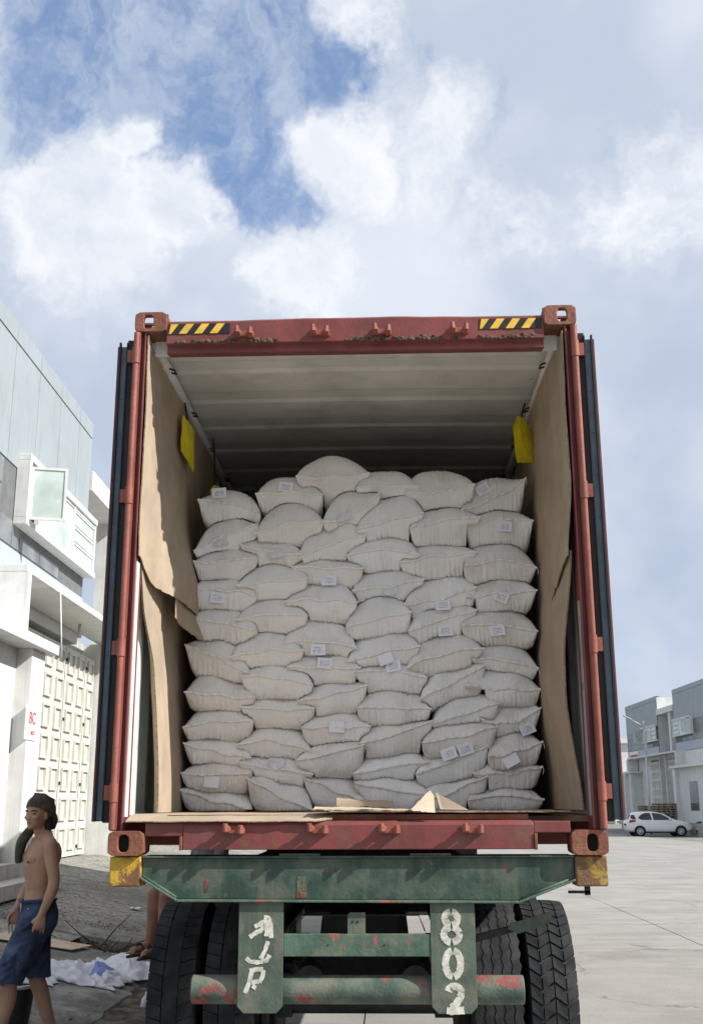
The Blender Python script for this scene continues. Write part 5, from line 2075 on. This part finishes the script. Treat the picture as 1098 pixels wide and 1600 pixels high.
# ---- the second person sits on the trailer's tool box behind the wheels, one bare leg showing
B2 = (-1.345, 4.06, 0)
fg2 = Figure(B2, 218)
p2 = thing('person', (-1.345, 4.06, .93), 'seated person in patterned shorts, one bare leg and slipper showing behind the left tyre', 'person')
mb = MB()
q0 = .93 - .80       # seat height minus pelvis bottom
fg2.rings(mb, [(0, 0, .80 + q0, .11, .16), (0, 0, .88 + q0, .11, .165), (0, 0, 1.0 + q0, .095, .14), (.005, 0, 1.15 + q0, .105, .16), (0, 0, 1.27 + q0, .105, .172), (0, 0, 1.34 + q0, .085, .15), (0, 0, 1.38 + q0, .05, .08)], 24)
fg2.limb(mb, [(-.01, 0, 1.36 + q0), (.005, 0, 1.42 + q0), (.018, 0, 1.48 + q0)], [.06, .054, .055])
head(fg2, mb, .03, 0, 1.44 + q0)
for s_ in (-1, 1):
    fg2.limb(mb, [(0, s_ * .18, 1.33 + q0), (.02, s_ * .21, 1.20 + q0), (.05, s_ * .21, 1.09 + q0), (.14, s_ * .17, 1.03 + q0), (.25, s_ * .12, 1.01 + q0)], [.050, .046, .040, .036, .026])
    fg2.limb(mb, [(.25, s_ * .12, 1.01 + q0), (.32, s_ * .105, .995 + q0)], [.024, .030], 10)
    for k in range(4):
        fg2.limb(mb, [(.32, s_ * (.13 - .02 * k), 1.0 + q0), (.37, s_ * (.13 - .021 * k), .985 + q0), (.40, s_ * (.13 - .021 * k), .96 + q0)], [.009, .0085, .007], 8)
    fg2.limb(mb, [(.31, s_ * .08, 1.0 + q0), (.34, s_ * .06, .985 + q0)], [.011, .009], 8)
    kz = 1.02
    fg2.limb(mb, [(.02, s_ * .09, 1.03), (.24, s_ * .10, 1.045), (.455, s_ * .105, kz)], [.095, .082, .062])
    fg2.limb(mb, [(.458, s_ * .105, kz + .01), (.455, s_ * .10, .90), (.472, s_ * .10, .77), (.490, s_ * .10, .66)], [.060, .064, .046, .037])
    fg2.limb(mb, [(.465, s_ * .10, .640), (.55, s_ * .10, .628), (.635, s_ * .105, .604)], [.034, .036, .024], 12)
    for k in range(5):
        fg2.limb(mb, [(.63, s_ * (.128 - .014 * k), .600), (.672 - .008 * k, s_ * (.132 - .015 * k), .588)], [.011, .009], 8)
fuse(mb, 'body', 'skin_dark', .0075, 3, p2)
face_details(fg2, .03, 0, 1.44 + q0, p2)
mb = MB()
fg2.rings(mb, [(0, 0, .935, .13, .17), (0, 0, .97 , .128, .178), (0, 0, 1.10, .108, .155)], 24)
for s_ in (-1, 1):
    fg2.limb(mb, [(.02, s_ * .09, 1.03), (.22, s_ * .10, 1.045), (.37, s_ * .105, 1.035)], [.112, .104, .094], 18)
sh2 = fuse(mb, 'shorts', 'printed_shorts', .0085, 2, p2)
mb = MB()
fg2.rings(mb, [(0, 0, .92 + q0, .122, .170), (0, 0, 1.0 + q0, .108, .155), (.005, 0, 1.15 + q0, .118, .174), (0, 0, 1.27 + q0, .118, .184), (0, 0, 1.345 + q0, .095, .165), (0, 0, 1.385 + q0, .06, .09)], 24)
for s_ in (-1, 1):
    fg2.limb(mb, [(0, s_ * .17, 1.335 + q0), (.015, s_ * .205, 1.22 + q0), (.04, s_ * .212, 1.13 + q0)], [.062, .060, .056])
fuse(mb, 'shirt', 'shirt', .009, 2, p2)
mb = MB()
fg2.ball(mb, .0, 0, 1.61 + q0, .108, .084, .080)
fg2.ball(mb, -.03, 0, 1.56 + q0, .088, .084, .08)
fuse(mb, 'hair', 'hair', .009, 1, p2)
for s_ in (-1, 1):
    m = MB()
    n_ = 18
    vs = []
    for dz in (-.016, .0):
        for k in range(n_):
            th = 2 * math.pi * k / n_
            ff = .555 + .135 * math.cos(th)
            vs.append(fg2(ff, s_ * .10 + (.043 + .010 * math.cos(th)) * math.sin(th), .600 - (ff - .46) * .13 + dz))
    m.add(vs, [tuple(range(n_ - 1, -1, -1)), tuple(range(n_, 2 * n_))] + [(i, (i + 1) % n_, (i + 1) % n_ + n_, i + n_) for i in range(n_)])
    sl_ = m.build('slipper', 'slipper', p2)
    m = MB()
    fg2.limb(m, [(.545, s_ * .06, .60), (.585, s_ * .085, .662), (.63, s_ * .105, .60)], [.007, .009, .006], 8)
    fg2.limb(m, [(.545, s_ * .145, .60), (.585, s_ * .12, .660), (.63, s_ * .105, .60)], [.007, .009, .006], 8)
    m.build('strap', 'slipper', sl_, smooth=True)

# ================================================================== LITTER ON THE FORECOURT
def crumple(name, label, cx, cy, rx, ry, h, seed, stripe=None, rot=0.):
    m = MB()
    nu, nv = 60, 60
    c_, s_ = math.cos(rot), math.sin(rot)
    def P(i, j):
        u_, v_ = i / nu * 2 - 1, j / nv * 2 - 1
        e = max(abs(u_), abs(v_))
        wob_ = 1 + .22 * fbm(u_ * 2, v_ * 2, seed)
        x, y = u_ * rx * wob_, v_ * ry * wob_
        rad = math.hypot(u_, v_)
        dome = h * max(0, 1 - rad ** 2) ** .7
        rg_ = noise.noise(Vector((u_ * 1.5, v_ * 1.5, seed + 1)))
        rg2 = 1 - abs(noise.noise(Vector((u_ * 2.6 + rg_, v_ * 2.6, seed + 4))) * 2)
        rg3 = 1 - abs(noise.noise(Vector((u_ * 5.5, v_ * 5.5 + rg_, seed + 9))) * 2)
        ed = max(0, 1 - rad ** 3)
        z = dome * (.55 + .6 * rg_) + (.055 * rg2 ** 2 + .016 * rg3 ** 2) * (.35 + .65 * ed) + .004
        X_, Y_ = cx + x * c_ - y * s_, cy + x * s_ + y * c_
        return (X_, Y_, plaza_z(X_) + max(.004, z if e < 1 else .006))
    m.grid(P, nu, nv)
    if stripe:
        m.mi = [1 if stripe[0] < (k % nu) / nu < stripe[1] and .3 < (k // nu) / nv < .85 else 0 for k in range(len(m.f))]
    o = m.build(name, ['sheet_white', 'sheet_blue'], smooth=True, fix=False)
    sm_ = o.modifiers.new('soften', 'SMOOTH')
    sm_.iterations = 3
    md_ = o.modifiers.new('thickness', 'SOLIDIFY')
    md_.thickness = .004
    tag(o, label, 'plastic sack')
    return o


crumple('empty_sack', 'crumpled white empty sack with blue stripe lying on the concrete behind the walking person', -2.60, 4.70, .44, .40, .10, 3., (.62, .80))
crumple('empty_sack', 'crumpled white empty sack lying at the feet beside the truck tyre', -2.22, 5.35, .30, .40, .15, 8., None, .4)
crumple('empty_sack', 'flat white empty sack half hidden behind the legs of the walking person', -2.95, 4.25, .30, .28, .06, 14., None, .2)
# cardboard leaning on the ground
m = MB()
m.add([(-3.75, 5.6, .50), (-2.95, 5.75, .365), (-2.85, 6.12, .36), (-3.7, 6.05, .50), (-3.75, 5.6, .506), (-2.95, 5.75, .371), (-2.85, 6.12, .366), (-3.7, 6.05, .506)], [(3, 2, 1, 0), (4, 5, 6, 7), (0, 1, 5, 4), (1, 2, 6, 5), (2, 3, 7, 6), (3, 0, 4, 7)])
o = m.build('board', 'card_pale')
tag(o, 'pale flat board lying on the concrete behind the denim shorts', 'board')
# bucket
bk = thing('bucket', (-2.47, 2.62, plaza_z(-2.47)), 'black plastic bucket with a pale rim beside the walking person\'s legs', 'bucket')
zz = plaza_z(-2.47)
m = MB()
m.lathe([(0, .0), (.0, .105), (.25, .135), (.25, .128), (.02, .098), (.02, 0)], (-2.47, 2.62, zz), 'z', 24)
m.build('pail', 'bucket_black', bk, auto=True)
m = MB()
m.lathe([(.24, .134), (.262, .142), (.266, .134), (.25, .124)], (-2.47, 2.62, zz), 'z', 24, closed=True)
m.build('rim', 'white_trim', bk, smooth=True)
# branches and dead leaves blocking the drain
bp = thing('branch_heap', (-2.98, 6.6, .2), 'heap of dead branches and dry leaves blocking the open drain', 'branches')
rb = random.Random(21)
for q in range(16):
    a_ = rb.uniform(0, 6.28)
    L_ = rb.uniform(.25, .7)
    x, y = -2.98 + rb.gauss(0, .16), 6.5 + rb.gauss(0, .12)
    el_ = rb.uniform(.1, .9)
    pts = [(x, y, .14 + rb.uniform(0, .08))]
    for k in range(3):
        px_, py_, pz_ = pts[-1]
        pts.append((px_ + math.cos(a_) * L_ / 3 + rb.gauss(0, .02), py_ + math.sin(a_) * L_ / 3 + rb.gauss(0, .02), pz_ + el_ * L_ / 3))
    m = MB()
    m.tube(pts, [.012, .009, .006, .003], 6)
    m.build('branch', 'bark', bp, smooth=True)
m = MB()
for q in range(900):
    x, y = -2.98 + rb.gauss(0, .22), 6.5 + rb.gauss(0, .17)
    z = .16 + abs(rb.gauss(0, .10)) * max(0, 1 - abs(x + 2.98) / .5)
    s_ = rb.uniform(.012, .035)
    a_, b_ = rb.uniform(0, 6.28), rb.uniform(-.8, .8)
    dx, dy, dz = math.cos(a_) * s_, math.sin(a_) * s_, b_ * s_
    m.add([(x - dx, y - dy, z - dz), (x + dy * .5, y - dx * .5, z), (x + dx, y + dy, z + dz), (x - dy * .5, y + dx * .5, z + .006)], [(0, 1, 2, 3)])
o = m.build('dry_leaves', 'leaf_litter', bp, fix=False)
o['kind'] = 'stuff'
# scattered dry leaves and crumbs over the paving
m = MB()
for q in range(8000):
    x, y = rb.uniform(-5.3, -1.5), rb.choice((rb.uniform(1.5, 7), rb.uniform(6, 16), rb.gauss(7.6, .5)))
    if fbm(x * .9, y * .9, 33.) < rb.uniform(-.3, .35):
        continue
    z = plaza_z(x) + .014 if x < PX else .05
    if TX < x < PX and TY0 < y < TY1:
        continue
    s_ = rb.uniform(.006, .028)
    a_ = rb.uniform(0, 6.28)
    dx, dy = math.cos(a_) * s_, math.sin(a_) * s_
    m.add([(x - dx, y - dy, z), (x + dy * .5, y - dx * .5, z + rb.uniform(0, .01)), (x + dx, y + dy, z + rb.uniform(0, .014)), (x - dy * .5, y + dx * .5, z + .006)], [(0, 1, 2, 3)])
o = m.build('leaf_debris', 'leaf_litter', fix=False)
tag(o, 'dry leaf litter scattered over the paved forecourt', 'leaf litter', kind='stuff')
m = MB()
for q in range(420):
    x, y = rb.uniform(-2.2, -1.2), rb.uniform(2, 12)
    s_ = rb.uniform(.006, .025)
    z = .03 + .04 * max(0, (-x - 1.5))
    m.ell((x, y, z), s_, s_ * rb.uniform(.6, 1), s_ * .6, 6, 4)
o = m.build('gutter_stones', 'concrete_dirty', smooth=True)
tag(o, 'small stones and crumbs strewn along the dirt gutter', 'stones', kind='stuff')
# single bits of rubbish
bt = MB()
bt.tube([(-1.86, 4.05, .10), (-1.855, 4.07, .15), (-1.85, 4.08, .20), (-1.848, 4.085, .225), (-1.846, 4.09, .25)], [.032, .036, .033, .014, .013], 12)
o = bt.build('plastic_bottle', 'litter', smooth=True)
tag(o, 'crushed clear plastic bottle in the gutter by the left tyre', 'bottle')
for (x, y, s_, lab) in ((-1.93, 3.62, .05, 'white paper scrap in the gutter below the bottle'), (-1.70, 3.70, .045, 'pale torn scrap in the gutter touching the left tyre'), (-3.2, 9.6, .07, 'white scrap of paper on the paving above the branches')):
    m = MB()
    z = plaza_z(x) + .02 if x < PX else .075
    def P(i, j):
        u_, v_ = i / 6 * 2 - 1, j / 6 * 2 - 1
        return (x + u_ * s_ * (1 + .3 * fbm(v_ * 2, x)), y + v_ * s_ * (1 + .3 * fbm(u_ * 2, y)), z + .022 * abs(fbm(u_ * 1.6, v_ * 1.6, x)) + .004)
    m.grid(P, 6, 6)
    o = m.build('paper_scrap', 'litter', smooth=True, fix=False)
    md_ = o.modifiers.new('thickness', 'SOLIDIFY')
    md_.thickness = .003
    tag(o, lab, 'litter')

# ================================================================== RIGHT-HAND STREET: CAR, MOTORCYCLE, LAMP, PALLETS
CX0, CY0, CZ0 = 14.99, 66.0, street_z(66) + .004
car = thing('parked_car', (CX0 + 2, CY0, CZ0), 'white hatchback parked side on before the grey warehouses', 'car')
KX = 1.06
ST_ = [(0.0, .36, .78, .80, .68, .62), (.05, .29, .90, .98, .78, .62), (.22, .23, .95, 1.33, .82, .56), (.55, .2, .95, 1.455, .84, .57), (1.1, .2, .935, 1.49, .845, .585), (1.7, .2, .925, 1.475, .845, .585),
       (2.2, .2, .915, 1.37, .845, .58), (2.55, .2, .905, 1.16, .84, .60), (2.85, .2, .89, .97, .83, .66), (3.3, .21, .84, .89, .80, .66), (3.62, .26, .72, .77, .74, .60), (3.78, .34, .56, .60, .62, .5), (3.82, .40, .50, .53, .5, .42)]


def carsec(st):
    x, zb_, zs_, zt_, hb, ht = st
    return [(x, -hb * .92, zb_), (x, -hb, zb_ + .12), (x, -hb * 1.01, (zb_ + zs_) / 2), (x, -hb * .985, zs_), (x, -(hb * .35 + ht * .65), zs_ + (zt_ - zs_) * .55), (x, -ht, zt_ - .04 * min(1, (zt_ - zs_) * 4)), (x, -ht * .6, zt_), (x, 0, zt_ + .012),
            (x, ht * .6, zt_), (x, ht, zt_ - .04 * min(1, (zt_ - zs_) * 4)), (x, (hb * .35 + ht * .65), zs_ + (zt_ - zs_) * .55), (x, hb * .985, zs_), (x, hb * 1.01, (zb_ + zs_) / 2), (x, hb, zb_ + .12), (x, hb * .92, zb_)]


def cw_(p):
    return (CX0 + p[0] * KX, CY0 + p[1], CZ0 + p[2])


m = MB()
secs = [carsec(s_) for s_ in ST_]
n_ = len(secs[0])
vs = [cw_(p) for s_ in secs for p in s_]
fs = []
for i in range(len(secs) - 1):
    for k in range(n_):
        fs.append((i * n_ + k, i * n_ + (k + 1) % n_, (i + 1) * n_ + (k + 1) % n_, (i + 1) * n_ + k))
fs += [tuple(range(n_)), tuple(range((len(secs) - 1) * n_, len(secs) * n_))]
m.add(vs, fs)
bd = m.build('body', 'car_white', car, smooth=True, bev=0)
md_ = bd.modifiers.new('sub', 'SUBSURF')
md_.levels = md_.render_levels = 2


def car_side_poly(name, mat_, poly, parent, y_=None, off=.012, sides=(-1, 1), hw=None):
    """flat panel on the body side; poly in (x,z); half-width follows the cabin taper"""
    for s_ in sides:
        m = MB()
        vs = []
        for (x, z) in poly:
            for a_, b_ in zip(ST_[:-1], ST_[1:]):
                if a_[0] <= x <= b_[0]:
                    t_ = (x - a_[0]) / (b_[0] - a_[0])
                    st = [a_[k] + (b_[k] - a_[k]) * t_ for k in range(6)]
                    break
            _, zb_, zs_, zt_, hb, ht = st
            if z > zs_:
                q = (z - zs_) / max(.05, zt_ - zs_)
                yw = hb * .985 + (hb * .35 + ht * .65 - hb * .985) * q / .55 if q < .55 else (hb * .35 + ht * .65) + (ht - hb * .35 - ht * .65) * (q - .55) / .45
            else:
                yw = hb * 1.0
            vs.append(cw_((x, s_ * (yw + off), z)))
        k = len(vs)
        m.add(vs + [(v_[0], v_[1] - s_ * .03, v_[2]) for v_ in vs], [tuple(range(k)), tuple(range(2 * k - 1, k - 1, -1))] + [(i, (i + 1) % k, (i + 1) % k + k, i + k) for i in range(k)])
        m.build(name, mat_, parent)


car_side_poly('window', 'car_glass', [(.62, 1.10), (.80, .99), (1.42, .975), (1.36, 1.385), (1.10, 1.40), (.85, 1.31)], car)
car_side_poly('window', 'car_glass', [(1.52, .975), (2.62, .955), (2.30, 1.16), (1.98, 1.335), (1.62, 1.385), (1.47, 1.39)], car)
car_side_poly('rear_quarter_glass', 'car_glass', [(.17, 1.10), (.30, 1.02), (.50, 1.02), (.42, 1.28), (.27, 1.27)], car, off=.016)
car_side_poly('tail_light', 'tail_red', [(.08, .80), (.40, .86), (.50, .95), (.30, .985), (.12, .96)], car, off=.014)
car_side_poly('headlight', 'lamp_clear', [(3.22, .76), (3.60, .66), (3.62, .71), (3.36, .83)], car, off=.014)
car_side_poly('sill_trim', 'car_black', [(.95, .19), (2.75, .19), (2.75, .26), (.95, .26)], car, off=.004)
m = MB()
m.add([cw_(p) for p in ((.075, -.50, 1.03), (.075, .50, 1.03), (.235, .46, 1.34), (.235, -.46, 1.34), (.045, -.50, 1.03), (.045, .50, 1.03), (.205, .46, 1.34), (.205, -.46, 1.34))], [(3, 2, 1, 0), (4, 5, 6, 7), (0, 1, 5, 4), (1, 2, 6, 5), (2, 3, 7, 6), (3, 0, 4, 7)])
m.build('rear_glass', 'car_glass', car)
m = MB()
m.add([cw_(p) for p in ((2.30, -.52, 1.34), (2.30, .52, 1.34), (2.88, .60, .985), (2.88, -.60, .985), (2.33, -.52, 1.36), (2.33, .52, 1.36), (2.91, .60, 1.005), (2.91, -.60, 1.005))], [(3, 2, 1, 0), (4, 5, 6, 7), (0, 1, 5, 4), (1, 2, 6, 5), (2, 3, 7, 6), (3, 0, 4, 7)])
m.build('windscreen', 'car_glass', car)
for s_ in (-1, 1):
    m = MB()
    c_ = cw_((2.42, s_ * .92, .99))
    m.ell(c_, .07, .10, .065, 12, 8)
    m.build('mirror', 'car_white', car, smooth=True)
    for x in (1.18, 2.05):
        m = MB()
        c_ = cw_((x, s_ * .868, .86))
        m.box(c_[0] - .09, c_[0] + .09, c_[1] - .012, c_[1] + .012, c_[2] - .014, c_[2] + .014)
        m.build('door_handle', 'car_white', car, bev=.004)
    for x in (.68, 3.05):
        c_ = cw_((x, s_ * .72, .29))
        m = MB()
        m.lathe([(-.1, .345), (.02, .345), (.06, .33)], (c_[0], c_[1] + s_ * .09, c_[2] + .01), 'y', 28)
        m.lathe([(0, .0), (0, .345)], (c_[0], c_[1] + s_ * .132, c_[2] + .01), 'y', 28)
        m.build('wheel_arch', 'car_black', car, smooth=False)
        m = MB()
        m.lathe([(-.09, .19), (-.095, .25), (-.08, .29), (.08, .29), (.095, .25), (.09, .19)], (c_[0], c_[1] + s_ * .07, c_[2]), 'y', 28)
        wh = m.build('wheel', 'car_black', car, smooth=True)
        m = MB()
        yo = c_[1] + s_ * .165
        m.lathe([(0, .17), (0, .195), (.008 * s_, .195), (.008 * s_, .17)], (c_[0], yo, c_[2]), 'y', 24, closed=True)
        for k in range(9):
            th = 2 * math.pi * k / 9
            m.tube([(c_[0], yo, c_[2]), (c_[0] + .18 * math.cos(th), yo, c_[2] + .18 * math.sin(th))], [.03, .016], 6)
        m.tube([(c_[0], yo - .01, c_[2]), (c_[0], yo + .01, c_[2])], .045, 12)
        m.build('rim', 'alloy', wh, auto=True)
m = MB()
c_ = cw_((.0, -.26, .62))
m.box(c_[0] - .02, c_[0] + .01, c_[1], c_[1] + .52, c_[2], c_[2] + .12)
m.build('number_plate', 'car_black', car)

# motorcycle
mx, my, mz = 19.45, 65.2, street_z(65) + .004
mc = thing('motorcycle', (mx + .6, my, mz), 'dark motorcycle parked at the right edge beside the white hatchback', 'motorcycle')
for x in (mx, mx + 1.22):
    m = MB()
    m.lathe([(-.045, .22), (-.05, .26), (-.03, .29), (.03, .29), (.05, .26), (.045, .22)], (x, my, mz + .29), 'y', 28, closed=True)
    wh = m.build('wheel', 'rubber', mc, smooth=True)
    m = MB()
    m.lathe([(-.02, .20), (-.02, .225), (.02, .225), (.02, .20)], (x, my, mz + .29), 'y', 24, closed=True)
    for k in range(5):
        th = 2 * math.pi * k / 5
        m.tube([(x, my, mz + .29), (x + .21 * math.cos(th), my, mz + .29 + .21 * math.sin(th))], .014, 6)
    m.build('rim', 'dark_steel', wh)
m = MB()
m.prism([(mx - .28, .78), (mx + .05, .60), (mx + .35, .36), (mx + .72, .34), (mx + .86, .52), (mx + 1.0, .92), (mx + .94, .98), (mx + .80, .66), (mx + .62, .68), (mx - .10, .82)], 'y', my - .1, my + .1)
for i, v_ in enumerate(m.v):
    m.v[i] = (v_[0], v_[1], v_[2] + mz)
m.build('fairing', 'car_black', mc, bev=.03)
m = MB()
m.ell((mx + .22, my, mz + .82), .42, .12, .05, 16, 8)
m.build('seat', 'rubber', mc, smooth=True)
m = MB()
m.tube([(mx + 1.22, my - .07, mz + .29), (mx + .98, my - .07, mz + .92)], .025, 8)
m.tube([(mx + 1.22, my + .07, mz + .29), (mx + .98, my + .07, mz + .92)], .025, 8)
m.build('fork', 'dark_steel', mc, smooth=True)
m = MB()
m.tube([(mx + .88, my - .33, mz + 1.02), (mx + .96, my - .12, mz + .98), (mx + .96, my + .12, mz + .98), (mx + .88, my + .33, mz + 1.02)], .015, 8)
m.build('handlebar', 'dark_steel', mc, smooth=True)
m = MB()
m.ell((mx + 1.02, my, mz + .88), .08, .09, .09, 12, 8)
m.build('headlight', 'lamp_clear', mc, smooth=True)
m = MB()
m.tube([(mx + .55, my - .13, mz + .32), (mx - .1, my - .15, mz + .34), (mx - .3, my - .15, mz + .42)], [.025, .04, .045], 10)
m.build('exhaust', 'alloy', mc, smooth=True)

# street lamp
lx, ly = 17.1, 68.2
lz = street_z(68)
lm = thing('street_lamp', (lx, ly, lz), 'tall grey street lamp with a slanting arm behind the white hatchback', 'street lamp')
m = MB()
m.tube([(lx, ly, lz), (lx, ly, lz + 3), (lx, ly, 6.9)], [.085, .07, .055], 12)
m.build('pole', 'pole_grey', lm, smooth=True)
m = MB()
m.tube([(lx, ly, 6.55), (lx - .5, ly, 6.85), (lx - .95, ly, 7.1)], .03, 8)
m.build('arm', 'pole_grey', lm, smooth=True)
m = MB()
m.prism([(lx - 1.32, 7.24), (lx - .82, 7.02), (lx - .80, 7.08), (lx - 1.30, 7.32)], 'y', ly - .11, ly + .11)
m.build('lamp_head', 'pole_grey', lm, bev=.02)
m = MB()
m.box(lx - .1, lx + .1, ly - .12, ly - .07, 4.9, 5.9)
m.build('control_box', 'pole_grey', lm)

# pallet stacks between the lamp and the warehouses
for si, (sx0, n_lay, lab) in enumerate(((16.45, 9, 'dark wooden pallet stack left of the street lamp, lowest of the three'), (17.32, 10, 'wooden pallet stack just right of the street lamp, behind the hatchback roof'), (18.2, 10, 'wooden pallet stack furthest right, behind the hatchback bonnet'))):
    sy, sz = 70.2, .12
    ps = thing('pallet_stack', (sx0 + .9, sy, sz), lab, 'pallets', 'stacked pallets by the warehouses')
    dm, bmz = MB(), MB()
    dm.box(-.42, .42, -.06, .06, 0, .026)
    dme = dm.mesh('slat', 'pallet_wood')
    bmz.box(-.05, .05, -.55, .55, 0, .1)
    bme = bmz.mesh('bearer', 'pallet_wood')
    for L_ in range(n_lay):
        zz = sz + L_ * .155
        jx = rng.uniform(-.05, .05)
        for q in range(3):
            piece('bearer', bme, (sx0 + .9 + jx - .36 + q * .36, sy, zz), ps)
        for q in range(4):
            piece('slat', dme, (sx0 + .9 + jx, sy - .48 + q * .32, zz + .1025), ps)
print('objects', len(bpy.data.objects))
